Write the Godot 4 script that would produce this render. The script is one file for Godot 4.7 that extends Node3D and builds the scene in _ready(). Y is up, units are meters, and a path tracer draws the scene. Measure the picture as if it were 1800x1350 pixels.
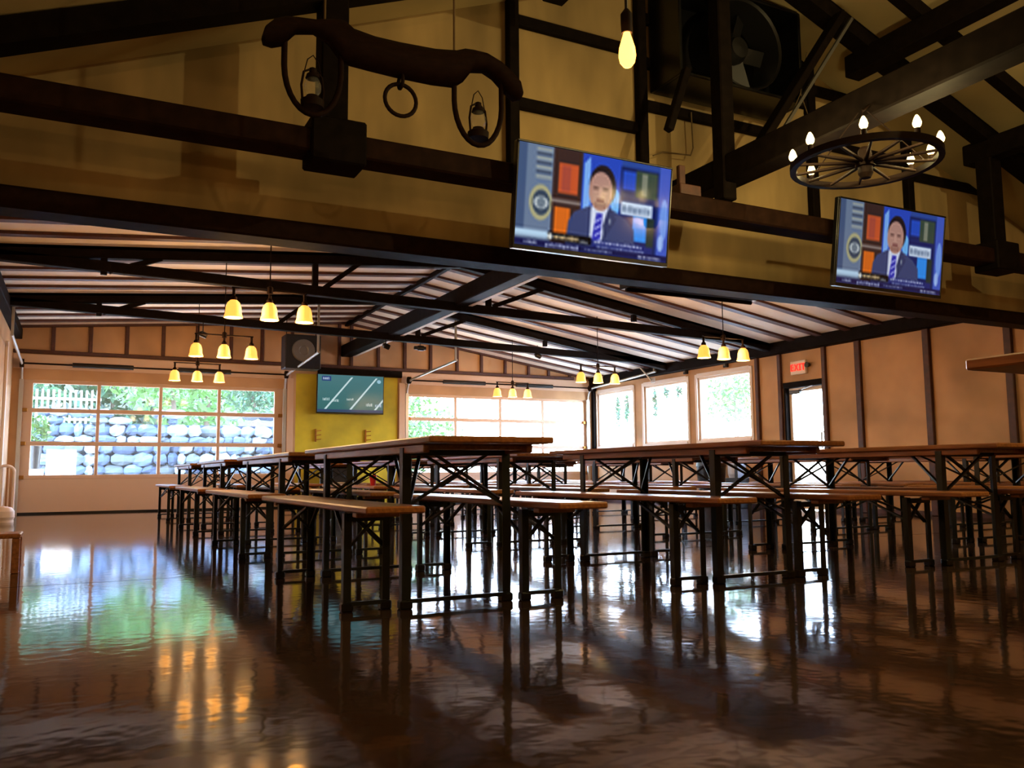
extends Node3D
# A beer hall: front hall with a timber truss, low back hall with garage doors, rows of folding tables.

var M := {}
var names := {}
var rng := RandomNumberGenerator.new()

const XL := -1.05
const XR := 10.15
const ZB := -15.93
const ZH := -5.7
const ZF := 6.0

# ---------------------------------------------------------------- helpers
func sr(r, g, b) -> Color:
	return Color(r / 255.0, g / 255.0, b / 255.0)

func noise_tex(freq: float, lo: float, hi: float, sx := 256, normal := false, strength := 4.0, oct := 4) -> NoiseTexture2D:
	var n := FastNoiseLite.new()
	n.seed = int(freq * 100000.0) % 977 + int(hi * 31.0)
	n.noise_type = FastNoiseLite.TYPE_SIMPLEX_SMOOTH
	n.frequency = freq
	n.fractal_octaves = oct
	var t := NoiseTexture2D.new()
	t.width = sx; t.height = sx
	t.seamless = true
	t.noise = n
	if normal:
		t.as_normal_map = true
		t.bump_strength = strength
	else:
		var g := Gradient.new()
		g.set_color(0, Color(lo, lo, lo)); g.set_color(1, Color(hi, hi, hi))
		t.color_ramp = g
	return t

func mat(key: String, c: Color, rough := 0.7, metal := 0.0) -> StandardMaterial3D:
	var m := StandardMaterial3D.new()
	m.albedo_color = c
	m.roughness = rough
	m.metallic = metal
	m.resource_name = key
	M[key] = m
	return m

func tex(m: StandardMaterial3D, t: Texture2D, scale: Vector3, world := false) -> StandardMaterial3D:
	m.albedo_texture = t
	m.uv1_triplanar = true
	m.uv1_world_triplanar = world
	m.uv1_scale = scale
	return m

func glow(key: String, c: Color, energy: float, base := Color(0.9, 0.8, 0.6)) -> StandardMaterial3D:
	var m := mat(key, base, 0.35)
	m.emission_enabled = true
	m.emission = c
	m.emission_energy_multiplier = energy
	return m

func mb() -> SurfaceTool:
	var s := SurfaceTool.new()
	s.begin(Mesh.PRIMITIVE_TRIANGLES)
	return s

func tri(s: SurfaceTool, a: Vector3, b: Vector3, c: Vector3, n: Vector3) -> void:
	var flip := (b - a).cross(c - a).dot(n) > 0.0
	s.set_normal(n); s.add_vertex(a)
	s.set_normal(n); s.add_vertex(c if flip else b)
	s.set_normal(n); s.add_vertex(b if flip else c)

func quad(s: SurfaceTool, a: Vector3, b: Vector3, c: Vector3, d: Vector3, n: Vector3) -> void:
	tri(s, a, b, c, n)
	tri(s, a, c, d, n)

func tris(s: SurfaceTool, a: Vector3, b: Vector3, c: Vector3, na: Vector3, nb: Vector3, nc: Vector3) -> void:
	var flip := (b - a).cross(c - a).dot(na + nb + nc) > 0.0
	s.set_normal(na); s.add_vertex(a)
	if flip:
		s.set_normal(nc); s.add_vertex(c)
		s.set_normal(nb); s.add_vertex(b)
	else:
		s.set_normal(nb); s.add_vertex(b)
		s.set_normal(nc); s.add_vertex(c)

# box with chamfered edges
func bx(s: SurfaceTool, c: Vector3, size: Vector3, ch := 0.0, bs := Basis()) -> void:
	var h := size * 0.5
	var b := minf(ch, minf(h.x, minf(h.y, h.z)) * 0.45)
	var ax := [Vector3(1, 0, 0), Vector3(0, 1, 0), Vector3(0, 0, 1)]
	for i in 3:
		var j := (i + 1) % 3
		var k := (i + 2) % 3
		for sg in [-1.0, 1.0]:
			var n: Vector3 = ax[i] * sg
			var o: Vector3 = n * h[i]
			var u: Vector3 = ax[j] * (h[j] - b)
			var v: Vector3 = ax[k] * (h[k] - b)
			quad(s, c + bs * (o - u - v), c + bs * (o + u - v), c + bs * (o + u + v), c + bs * (o - u + v), bs * n)
			if b > 0.0:
				for sj in [-1.0, 1.0]:
					var n2: Vector3 = ax[j] * sj
					var p: Vector3 = n * h[i] + n2 * (h[j] - b)
					var q: Vector3 = n * (h[i] - b) + n2 * h[j]
					quad(s, c + bs * (p - v), c + bs * (p + v), c + bs * (q + v), c + bs * (q - v), bs * ((n + n2).normalized()))
	if b > 0.0:
		for x in [-1.0, 1.0]:
			for y in [-1.0, 1.0]:
				for z in [-1.0, 1.0]:
					var n3 := Vector3(x, y, z).normalized()
					tri(s, c + bs * Vector3(x * h.x, y * (h.y - b), z * (h.z - b)), c + bs * Vector3(x * (h.x - b), y * h.y, z * (h.z - b)), c + bs * Vector3(x * (h.x - b), y * (h.y - b), z * h.z), bs * n3)

# bar of rectangular section from a to b; w across (horizontal), d the other way
func bar(s: SurfaceTool, a: Vector3, b: Vector3, w: float, d: float, ch := 0.0, up := Vector3.UP) -> void:
	var y := (b - a).normalized()
	var z := up
	if absf(y.dot(z)) > 0.95:
		z = Vector3(0, 0, 1)
	var x := y.cross(z).normalized()
	z = x.cross(y).normalized()
	bx(s, (a + b) * 0.5, Vector3(w, (b - a).length(), d), ch, Basis(x, y, z))

func tube(s: SurfaceTool, pts: Array, r: float, sides := 8, closed := false, r_end := -1.0) -> void:
	var n := pts.size()
	var prev_x := Vector3.ZERO
	var rings := []
	var norms := []
	for i in n:
		var t: Vector3
		if closed:
			t = (pts[(i + 1) % n] - pts[(i - 1 + n) % n]).normalized()
		else:
			t = (pts[mini(i + 1, n - 1)] - pts[maxi(i - 1, 0)]).normalized()
		var x: Vector3
		if prev_x == Vector3.ZERO:
			x = t.cross(Vector3.UP if absf(t.y) < 0.9 else Vector3.RIGHT).normalized()
		else:
			x = (prev_x - t * prev_x.dot(t)).normalized()
		prev_x = x
		var y := t.cross(x)
		var rr := r if r_end < 0.0 else lerpf(r, r_end, float(i) / float(n - 1))
		var ring := []
		var nr := []
		for k in sides:
			var a := TAU * k / sides
			var d := x * cos(a) + y * sin(a)
			ring.append(pts[i] + d * rr)
			nr.append(d)
		rings.append(ring); norms.append(nr)
	for i in (n if closed else n - 1):
		var j := (i + 1) % n
		for k in sides:
			var l := (k + 1) % sides
			tris(s, rings[i][k], rings[j][k], rings[j][l], norms[i][k], norms[j][k], norms[j][l])
			tris(s, rings[i][k], rings[j][l], rings[i][l], norms[i][k], norms[j][l], norms[i][l])
	if not closed:
		var n0: Vector3 = (pts[0] - pts[1]).normalized()
		var n1: Vector3 = (pts[n - 1] - pts[n - 2]).normalized()
		for k in range(1, sides - 1):
			tri(s, rings[0][0], rings[0][k], rings[0][k + 1], n0)
			tri(s, rings[n - 1][0], rings[n - 1][k], rings[n - 1][k + 1], n1)

# profile of (radius, height) turned about y
func lathe(s: SurfaceTool, prof: Array, seg := 16, at := Vector3.ZERO, bs := Basis()) -> void:
	for i in prof.size() - 1:
		var p: Vector2 = prof[i]
		var q: Vector2 = prof[i + 1]
		var e := q - p
		var n2 := Vector2(e.y, -e.x).normalized()
		for k in seg:
			var a := TAU * k / seg
			var b := TAU * (k + 1) / seg
			var da := Vector3(cos(a), 0, sin(a))
			var db := Vector3(cos(b), 0, sin(b))
			var na := bs * (da * n2.x + Vector3(0, n2.y, 0))
			var nb := bs * (db * n2.x + Vector3(0, n2.y, 0))
			var v0 := at + bs * (da * p.x + Vector3(0, p.y, 0))
			var v1 := at + bs * (db * p.x + Vector3(0, p.y, 0))
			var v2 := at + bs * (db * q.x + Vector3(0, q.y, 0))
			var v3 := at + bs * (da * q.x + Vector3(0, q.y, 0))
			if p.x > 0.0001:
				tris(s, v0, v1, v2, na, nb, nb)
			if q.x > 0.0001:
				tris(s, v0, v2, v3, na, nb, na)

func obj(called: String, s: SurfaceTool, m: Material, parent: Node = self) -> MeshInstance3D:
	var o := MeshInstance3D.new()
	o.mesh = s.commit()
	o.material_override = m
	return put(called, o, parent)

func put(called: String, o: MeshInstance3D, parent: Node = self) -> MeshInstance3D:
	if parent == self:
		o.name = numbered(called)
		add_child(o)
	else:
		o.name = called
		parent.add_child(o, true)
	return o

func share(called: String, mesh: Mesh, m: Material, parent: Node, xf := Transform3D()) -> MeshInstance3D:
	var o := MeshInstance3D.new()
	o.mesh = mesh
	o.material_override = m
	o.transform = xf
	return put(called, o, parent)

func numbered(called: String) -> String:
	var k: int = names.get(called, -1) + 1
	names[called] = k
	return called if k == 0 else "%s_%03d" % [called, k]

func tag(o: Node, label: String, category: String, group := "", kind := "") -> Node:
	o.set_meta("label", label)
	o.set_meta("category", category)
	if group != "":
		o.set_meta("group", group)
	if kind != "":
		o.set_meta("kind", kind)
	return o

func thing(called: String, label: String, category: String, at := Vector3.ZERO, turn := 0.0, group := "", kind := "") -> Node3D:
	var o := Node3D.new()
	o.name = numbered(called)
	add_child(o)
	o.position = at
	o.rotation.y = turn
	tag(o, label, category, group, kind)
	return o

func copy(src: Node3D, called: String, at: Vector3, turn := 0.0, label := "") -> Node3D:
	var r: Node3D = src.duplicate()
	r.name = numbered(called)
	add_child(r)
	r.position = at
	r.rotation.y = turn
	if label != "":
		r.set_meta("label", label)
	return r

func one_box(called: String, c: Vector3, size: Vector3, m: Material, parent: Node = self, ch := 0.0) -> MeshInstance3D:
	var s := mb()
	bx(s, c, size, ch)
	return obj(called, s, m, parent)

func one_bar(called: String, a: Vector3, b: Vector3, w: float, d: float, m: Material, parent: Node = self, ch := 0.0) -> MeshInstance3D:
	var s := mb()
	bar(s, a, b, w, d, ch)
	return obj(called, s, m, parent)

# box given by its lower and upper corners
func span(called: String, lo: Vector3, hi: Vector3, m: Material, parent: Node = self, ch := 0.0) -> MeshInstance3D:
	return one_box(called, (lo + hi) * 0.5, hi - lo, m, parent, ch)

func omni(at: Vector3, c: Color, e: float, size := 0.03, parent: Node = self) -> OmniLight3D:
	var l := OmniLight3D.new()
	l.name = "lamp_glow" if parent != self else numbered("lamp_glow")
	l.light_color = c
	l.light_energy = e
	l.light_size = size
	l.omni_range = 40.0
	l.omni_attenuation = 2.0
	l.shadow_enabled = true
	parent.add_child(l, true)
	l.position = at
	return l

# ---------------------------------------------------------------- scene
func _ready() -> void:
	rng.seed = 7
	camera_and_light()
	materials()
	shell_floor()
	shell_walls()
	back_roof()
	front_roof()
	garage_doors()
	windows_and_exit()
	furniture()
	screens()
	pendants()
	front_lamps()
	yoke()
	fan_unit()
	small_things()
	outside()

func camera_and_light() -> void:
	var cam := Camera3D.new()
	cam.name = "camera"
	add_child(cam)
	cam.fov = 48.7395
	cam.near = 0.05
	cam.far = 300.0
	cam.transform = Transform3D(Basis(Vector3(0.89186802, -0.00777396, 0.45222892), Vector3(-0.04020964, 0.99453052, 0.09639616), Vector3(-0.45050485, -0.10415662, 0.88667738)).orthonormalized(), Vector3(0, 0.612, 0))
	cam.current = true
	var env := Environment.new()
	env.background_mode = Environment.BG_SKY
	var sky := Sky.new()
	var sm := ProceduralSkyMaterial.new()
	sm.sky_top_color = Color(0.62, 0.78, 1.0)
	sm.sky_horizon_color = Color(0.92, 0.97, 1.0)
	sm.ground_bottom_color = Color(0.45, 0.43, 0.4)
	sm.ground_horizon_color = Color(0.6, 0.6, 0.58)
	sm.sky_energy_multiplier = 5.2
	sm.sun_angle_max = 1.0
	sky.sky_material = sm
	env.sky = sky
	env.tonemap_mode = Environment.TONE_MAPPER_LINEAR
	env.tonemap_exposure = 1.0
	env.sdfgi_enabled = true
	env.ssao_enabled = true
	env.ssil_enabled = true
	var we := WorldEnvironment.new()
	we.name = "world_environment"
	we.environment = env
	add_child(we)
	var sun := DirectionalLight3D.new()
	sun.name = "sun"
	add_child(sun)
	sun.light_color = Color(1.0, 0.95, 0.86)
	sun.light_energy = 8.0
	sun.light_angular_distance = 0.6
	sun.shadow_enabled = true
	sun.look_at_from_position(Vector3(3.0, 8.2, -4.6), Vector3.ZERO)

func materials() -> void:
	var grain := noise_tex(0.02, 0.72, 1.0)
	var fine := noise_tex(0.06, 0.82, 1.0)
	var broad := noise_tex(0.008, 0.78, 1.0)
	tex(mat("wall", sr(206, 162, 118), 0.85), broad, Vector3(0.35, 0.35, 0.35), true)
	tex(mat("front_wall", sr(186, 158, 106), 0.85), noise_tex(0.012, 0.7, 1.0), Vector3(0.5, 0.16, 0.5), true)
	tex(mat("ceiling", sr(234, 220, 205), 0.8), noise_tex(0.01, 0.9, 1.0), Vector3(0.3, 0.3, 0.3), true)
	tex(mat("front_ceiling", sr(204, 184, 130), 0.85), broad, Vector3(0.4, 0.4, 0.4), true)
	tex(mat("timber", sr(44, 27, 19), 0.6), grain, Vector3(1.5, 1.5, 1.5))
	tex(mat("black_timber", sr(26, 19, 15), 0.65), grain, Vector3(1.5, 1.5, 1.5))
	tex(mat("stud", sr(78, 38, 22), 0.6), grain, Vector3(1.5, 1.5, 1.5))
	mat("steel_black", sr(24, 23, 24), 0.45, 0.2)
	mat("leg_paint", sr(26, 30, 27), 0.4, 0.25)
	tex(mat("table_wood", sr(176, 112, 62), 0.32), noise_tex(0.02, 0.68, 1.0), Vector3(5, 5, 0.5))
	tex(mat("bench_wood", sr(188, 122, 70), 0.3), noise_tex(0.021, 0.68, 1.0), Vector3(6, 6, 0.5))
	mat("white_paint", sr(228, 214, 200), 0.6)
	mat("door_panel", sr(206, 172, 144), 0.6)
	mat("galvanised", sr(190, 188, 182), 0.35, 0.6)
	mat("spring_black", sr(30, 26, 24), 0.5, 0.3)
	tex(mat("yellow", sr(214, 194, 44), 0.75), broad, Vector3(0.6, 0.6, 0.6), true)
	mat("black_plastic", sr(14, 14, 16), 0.3)
	mat("grey_metal", sr(110, 108, 104), 0.4, 0.5)
	mat("iron", sr(30, 20, 15), 0.6)
	mat("brass", sr(150, 105, 45), 0.35, 0.8)
	tex(mat("old_wood", sr(34, 20, 14), 0.7), grain, Vector3(2, 6, 6))
	mat("rope", sr(96, 78, 50), 0.9)
	mat("concrete", sr(196, 192, 184), 0.9)
	var g := mat("glass", Color(0.92, 0.98, 0.97, 0.06), 0.02)
	g.transparency = BaseMaterial3D.TRANSPARENCY_ALPHA
	g.metallic_specular = 0.5
	for k in ["timber", "black_timber", "old_wood", "iron"]:
		M[k].metallic_specular = 0.15
	# floors
	var f := mat("floor", sr(62, 46, 37), 0.07)
	tex(f, noise_tex(0.01, 0.75, 1.0, 512), Vector3(0.25, 0.25, 0.25), true)
	f.normal_enabled = true
	f.normal_texture = noise_tex(0.085, 0, 1, 512, true, 6.0, 2)
	f.normal_scale = 0.007
	f.metallic_specular = 0.36

# ---------------------------------------------------------------- shell
func shell_floor() -> void:
	var f := span("floor", Vector3(XL - 0.2, -0.15, -5.543), Vector3(XR + 0.2, 0.0, ZF), M.floor)
	tag(f, "glossy polished floor of the front hall before the floor joint", "floor", "", "structure")
	f = span("floor", Vector3(XL - 0.2, -0.15, ZB - 0.2), Vector3(XR + 0.2, 0.0, -5.557), M.floor)
	tag(f, "glossy polished floor of the back hall beyond the floor joint", "floor", "", "structure")

func back_y(x: float) -> float:
	return 3.5 - 0.083 * (4.5 - x) if x < 4.5 else 3.5 - 0.154 * (x - 4.5)

func front_y(x: float) -> float:
	return 4.86 - 0.40 * (4.59 - x) if x < 4.59 else 4.86 - 0.36 * (x - 4.59)

func wall_piece(parent: Node, lo: Vector3, hi: Vector3, m: Material) -> void:
	span("panel", lo, hi, m, parent)

func shell_walls() -> void:
	# right wall, with three window openings and the exit door
	var w := thing("wall_right", "tan panelled wall with dark posts, windows and exit door", "wall", Vector3.ZERO, 0, "", "structure")
	var zs := [[ZB - 0.2, -15.81, 0], [-15.81, -14.44, 1], [-14.44, -14.06, 0], [-14.06, -12.68, 1], [-12.68, -12.38, 0], [-12.38, -10.99, 1], [-10.99, -10.22, 0], [-10.22, -9.38, 2], [-9.38, -8.71, 0], [-8.71, -7.57, 0], [-7.57, -6.44, 0], [-6.44, -5.3, 0], [-5.3, -3.0, 0], [-3.0, 0.0, 0], [0.0, 3.0, 0], [3.0, ZF + 0.2, 0]]
	for a in zs:
		var z0: float = a[0]
		var z1: float = a[1]
		var top := 2.95 if z1 < -5.9 else 3.3
		if a[2] == 0:
			wall_piece(w, Vector3(XR, 0, z0), Vector3(XR + 0.2, top, z1), M.wall)
		elif a[2] == 1:
			wall_piece(w, Vector3(XR, 0, z0), Vector3(XR + 0.2, 1.17, z1), M.wall)
			wall_piece(w, Vector3(XR, 2.33, z0), Vector3(XR + 0.2, top, z1), M.wall)
		else:
			wall_piece(w, Vector3(XR, 2.0, z0), Vector3(XR + 0.2, top, z1), M.wall)
	for z in [-15.88, -10.8, -10.28, -9.35, -8.71, -7.57, -6.44, -5.3, -3.0, 0.0, 3.0]:
		var pw := 0.1 if z > -9.0 else 0.075
		span("post", Vector3(XR - 0.05, 0, z - pw / 2), Vector3(XR, 2.6 if z < -5.8 else 3.0, z + pw / 2), M.stud, w, 0.008)
	span("eave_beam", Vector3(XR - 0.16, 2.5, ZB), Vector3(XR, 2.72, ZH), M.black_timber, w, 0.01)
	var b := span("baseboard_right", Vector3(XR - 0.02, 0, ZB), Vector3(XR, 0.06, -10.25), M.stud)
	tag(b, "dark thin baseboard under the three windows", "baseboard", "", "structure")
	b = span("baseboard_right", Vector3(XR - 0.02, 0, -9.35), Vector3(XR, 0.06, ZF), M.stud)
	tag(b, "dark thin baseboard on the long stretch of wall past the exit door", "baseboard", "", "structure")
	# left wall
	w = thing("wall_left", "tan wall with pale posts along the low side aisle", "wall", Vector3.ZERO, 0, "", "structure")
	span("panel", Vector3(XL - 0.2, 0, ZB - 0.2), Vector3(XL, 3.25, ZH), M.wall, w)
	span("panel", Vector3(XL - 0.2, 0, ZH), Vector3(XL, 3.0, ZF + 0.2), M.wall, w)
	for z in [-14.4, -12.6, -10.4, -8.2, -3.5, -0.5, 2.5]:
		span("post", Vector3(XL, 0, z - 0.05), Vector3(XL + 0.04, 2.6, z + 0.05), M.white_paint, w, 0.006)
	span("eave_beam", Vector3(XL, 2.86, ZB), Vector3(XL + 0.12, 3.03, ZH), M.black_timber, w, 0.01)
	# back wall
	w = thing("wall_back", "tan stud wall above and between the two garage doors", "wall", Vector3.ZERO, 0, "", "structure")
	var zb0 := ZB - 0.2
	span("panel", Vector3(XL - 0.2, 0, zb0), Vector3(-0.93, 2.65, ZB), M.wall, w)
	span("panel", Vector3(-0.93, 2.2, zb0), Vector3(3.36, 2.65, ZB), M.wall, w)
	span("panel", Vector3(3.36, 0, zb0), Vector3(3.55, 2.65, ZB), M.wall, w)
	span("yellow_panel", Vector3(3.55, 0, zb0), Vector3(5.55, 2.5, ZB), M.yellow, w)
	span("panel", Vector3(3.55, 2.5, zb0), Vector3(5.55, 2.65, ZB), M.wall, w)
	span("panel", Vector3(5.55, 0, zb0), Vector3(5.72, 2.65, ZB), M.wall, w)
	span("panel", Vector3(5.72, 2.2, zb0), Vector3(9.98, 2.65, ZB), M.wall, w)
	span("panel", Vector3(9.98, 0, zb0), Vector3(XR + 0.2, 2.65, ZB), M.wall, w)
	var xs := [XL, -0.48, 0.08, 0.64, 1.22, 1.78, 2.36, 2.91, 3.46, 4.36, 4.6, 5.14, 5.69, 6.24, 6.82, 7.37, 7.92, 8.48, 8.97, 9.5, XR]
	for i in xs.size() - 1:
		var x0: float = xs[i]
		var x1: float = xs[i + 1]
		var s := mb()
		var y0 := back_y(x0) + 0.1
		var y1 := back_y(x1) + 0.1
		var p := [Vector3(x0, 2.65, ZB), Vector3(x1, 2.65, ZB), Vector3(x1, y1, ZB), Vector3(x0, y0, ZB)]
		var q := []
		for v in p:
			q.append(v + Vector3(0, 0, -0.2))
		quad(s, p[0], p[1], p[2], p[3], Vector3(0, 0, 1))
		quad(s, q[0], q[1], q[2], q[3], Vector3(0, 0, -1))
		quad(s, p[2], p[3], q[3], q[2], Vector3(0, 1, 0))
		quad(s, p[0], p[1], q[1], q[0], Vector3(0, -1, 0))
		obj("panel", s, M.wall, w)
		if i > 0:
			span("stud", Vector3(x0 - 0.03, 2.66, ZB), Vector3(x0 + 0.03, back_y(x0), ZB + 0.05), M.stud, w, 0.006)
	span("trim_rail", Vector3(XL, 2.63, ZB), Vector3(9.6, 2.69, ZB + 0.06), M.stud, w, 0.006)
	span("dark_band", Vector3(3.95, 2.5, ZB), Vector3(5.62, 2.62, ZB + 0.08), M.black_timber, w, 0.006)
	span("white_lintel", Vector3(XL, 2.38, ZB), Vector3(3.45, 2.62, ZB + 0.03), M.door_panel, w, 0.005)
	span("white_lintel", Vector3(5.62, 2.38, ZB), Vector3(10.05, 2.62, ZB + 0.03), M.door_panel, w, 0.005)
	span("jamb", Vector3(3.38, 0, ZB), Vector3(3.5, 2.4, ZB + 0.04), M.door_panel, w, 0.005)
	span("jamb", Vector3(5.57, 0, ZB), Vector3(5.7, 2.4, ZB + 0.04), M.door_panel, w, 0.005)
	span("corner_post", Vector3(XR - 0.09, 0, ZB), Vector3(XR, 2.6, ZB + 0.09), M.black_timber, w, 0.006)
	# wall behind the camera
	var fw := span("wall_front", Vector3(XL - 0.2, 0, ZF), Vector3(XR + 0.2, 5.3, ZF + 0.2), M.front_wall)
	tag(fw, "plain tan wall closing the front hall", "wall", "", "structure")
	# gable wall over the opening between the halls
	w = thing("wall_gable", "tan gable wall with dark posts over the opening to the back hall", "wall", Vector3.ZERO, 0, "", "structure")
	var gx := [XL - 0.2, 2.9, 4.13, 4.59, 6.1, 7.44, XR + 0.2]
	for i in gx.size() - 1:
		var x0: float = gx[i]
		var x1: float = gx[i + 1]
		var s := mb()
		var a := Vector3(x0, 2.19, ZH)
		var b2 := Vector3(x1, 2.19, ZH)
		var c := Vector3(x1, front_y(x1) + 0.4, ZH)
		var d := Vector3(x0, front_y(x0) + 0.4, ZH)
		var o := Vector3(0, 0, -0.12)
		quad(s, a, b2, c, d, Vector3(0, 0, 1))
		quad(s, a + o, b2 + o, c + o, d + o, Vector3(0, 0, -1))
		quad(s, a, b2, b2 + o, a + o, Vector3(0, -1, 0))
		quad(s, c, d, d + o, c + o, Vector3(0, 1, 0))
		obj("panel", s, M.front_wall, w)
	for x in [2.9, 4.13, 6.1, 7.44]:
		span("post", Vector3(x - 0.045, 2.86, ZH), Vector3(x + 0.045, front_y(x) + 0.16, ZH + 0.08), M.black_timber, w, 0.008)
	for a in [[2.9, 4.13, 4.18], [2.9, 4.13, 3.5], [4.13, 6.1, 4.5], [4.13, 6.1, 4.1], [4.13, 6.1, 3.72], [6.1, 7.44, 4.26], [6.1, 7.44, 3.74], [7.44, 9.6, 3.62]]:
		span("girt", Vector3(a[0] + 0.045, a[2] - 0.045, ZH), Vector3(a[1] - 0.045, a[2] + 0.045, ZH + 0.06), M.black_timber, w, 0.008)
	span("header_beam", Vector3(XL, 2.172, ZH - 0.12), Vector3(XR, 2.309, ZH + 0.1), M.timber, w, 0.012)

# ---------------------------------------------------------------- roofs
func slope_slab(called: String, x0: float, y0: float, x1: float, y1: float, z0: float, z1: float, t: float, m: Material, parent: Node) -> void:
	var s := mb()
	var n := Vector3(y0 - y1, x1 - x0, 0).normalized()
	var a := Vector3(x0, y0, z0)
	var b := Vector3(x1, y1, z0)
	var c := Vector3(x1, y1, z1)
	var d := Vector3(x0, y0, z1)
	var u := Vector3(0, t, 0)
	quad(s, a, b, c, d, -n)
	quad(s, a + u, b + u, c + u, d + u, n)
	quad(s, a, b, b + u, a + u, Vector3(0, 0, -1))
	quad(s, d, c, c + u, d + u, Vector3(0, 0, 1))
	quad(s, a, d, d + u, a + u, Vector3(-1, 0, 0))
	quad(s, b, c, c + u, b + u, Vector3(1, 0, 0))
	obj(called, s, m, parent)

func back_roof() -> void:
	var c := thing("ceiling", "cream ceiling boards between dark rafters of the back hall", "ceiling", Vector3.ZERO, 0, "", "structure")
	var dz := 0.55
	var zz := []
	var z := -6.0
	while z > ZB - 0.1:
		zz.append(z)
		z -= dz
	var lift := 0.035
	for i in zz.size():
		var za: float = zz[i]
		var zb: float = maxf(za - dz, ZB - 0.2)
		if i == 0:
			za = ZH - 0.1
		slope_slab("board", XL - 0.9, back_y(XL - 0.9) + lift, 4.5, 3.5 + lift, zb, za, 0.1, M.ceiling, c)
		slope_slab("board", 4.5, 3.5 + lift, XR + 0.9, back_y(XR + 0.9) + lift, zb, za, 0.1, M.ceiling, c)
	for i in range(1, zz.size()):
		var za: float = zz[i]
		slope_slab("rafter", XL, back_y(XL), 4.5, 3.5, za - 0.06, za + 0.06, 0.045, M.stud, c)
		slope_slab("rafter", 4.5, 3.5, XR, back_y(XR), za - 0.06, za + 0.06, 0.045, M.stud, c)
	span("ridge_board", Vector3(4.47, 3.46, ZB), Vector3(4.53, 3.54, ZH - 0.12), M.black_timber, c)
	# trusses
	var first: Node3D = null
	for tz in [-10.4, -13.15]:
		var t := thing("roof_truss", "dark flat roof truss of the back hall, " + ("nearer the header beam" if tz > -12.0 else "nearer the garage doors"), "truss", Vector3(4.5, 0, tz), 0, "trusses under the back hall ceiling", "structure")
		var o := Vector3(-4.5, 0, 0)
		one_bar("top_chord", o + Vector3(XL, back_y(XL) - 0.02, 0), o + Vector3(4.5, 3.46, 0), 0.12, 0.15, M.black_timber, t, 0.01)
		one_bar("top_chord", o + Vector3(4.5, 3.46, 0), o + Vector3(XR, back_y(XR) - 0.02, 0), 0.12, 0.15, M.black_timber, t, 0.01)
		one_bar("bottom_chord", o + Vector3(XL, 2.98, 0), o + Vector3(4.5, 2.84, 0), 0.12, 0.12, M.black_timber, t, 0.01)
		one_bar("bottom_chord", o + Vector3(4.5, 2.84, 0), o + Vector3(XR, 2.7, 0), 0.12, 0.12, M.black_timber, t, 0.01)
		for x in [0.15, 2.53, 4.93, 7.35]:
			one_bar("strut", o + Vector3(x, 2.86, 0), o + Vector3(x, back_y(x) - 0.05, 0), 0.07, 0.07, M.black_timber, t, 0.006)
		for d in [[0.2, 0.75], [2.6, 3.1], [5.0, 5.8]]:
			one_bar("diagonal", o + Vector3(d[0], 2.9, 0.0), o + Vector3(d[1], back_y(d[1]) - 0.08, 0.0), 0.06, 0.06, M.black_timber, t, 0.006)
	# centre beam running through both halls
	var cb := thing("centre_beam", "long dark beam running down the middle of both halls with a pale metal edge strip", "beam", Vector3(4.5, 2.86, 0), 0, "", "structure")
	span("timber", Vector3(-0.1, 0, ZB), Vector3(0.1, 0.22, 3.0), M.black_timber, cb, 0.012)
	span("edge_strip", Vector3(0.1, 0.0, -15.8), Vector3(0.16, 0.035, -6.2), M.white_paint, cb)

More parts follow.
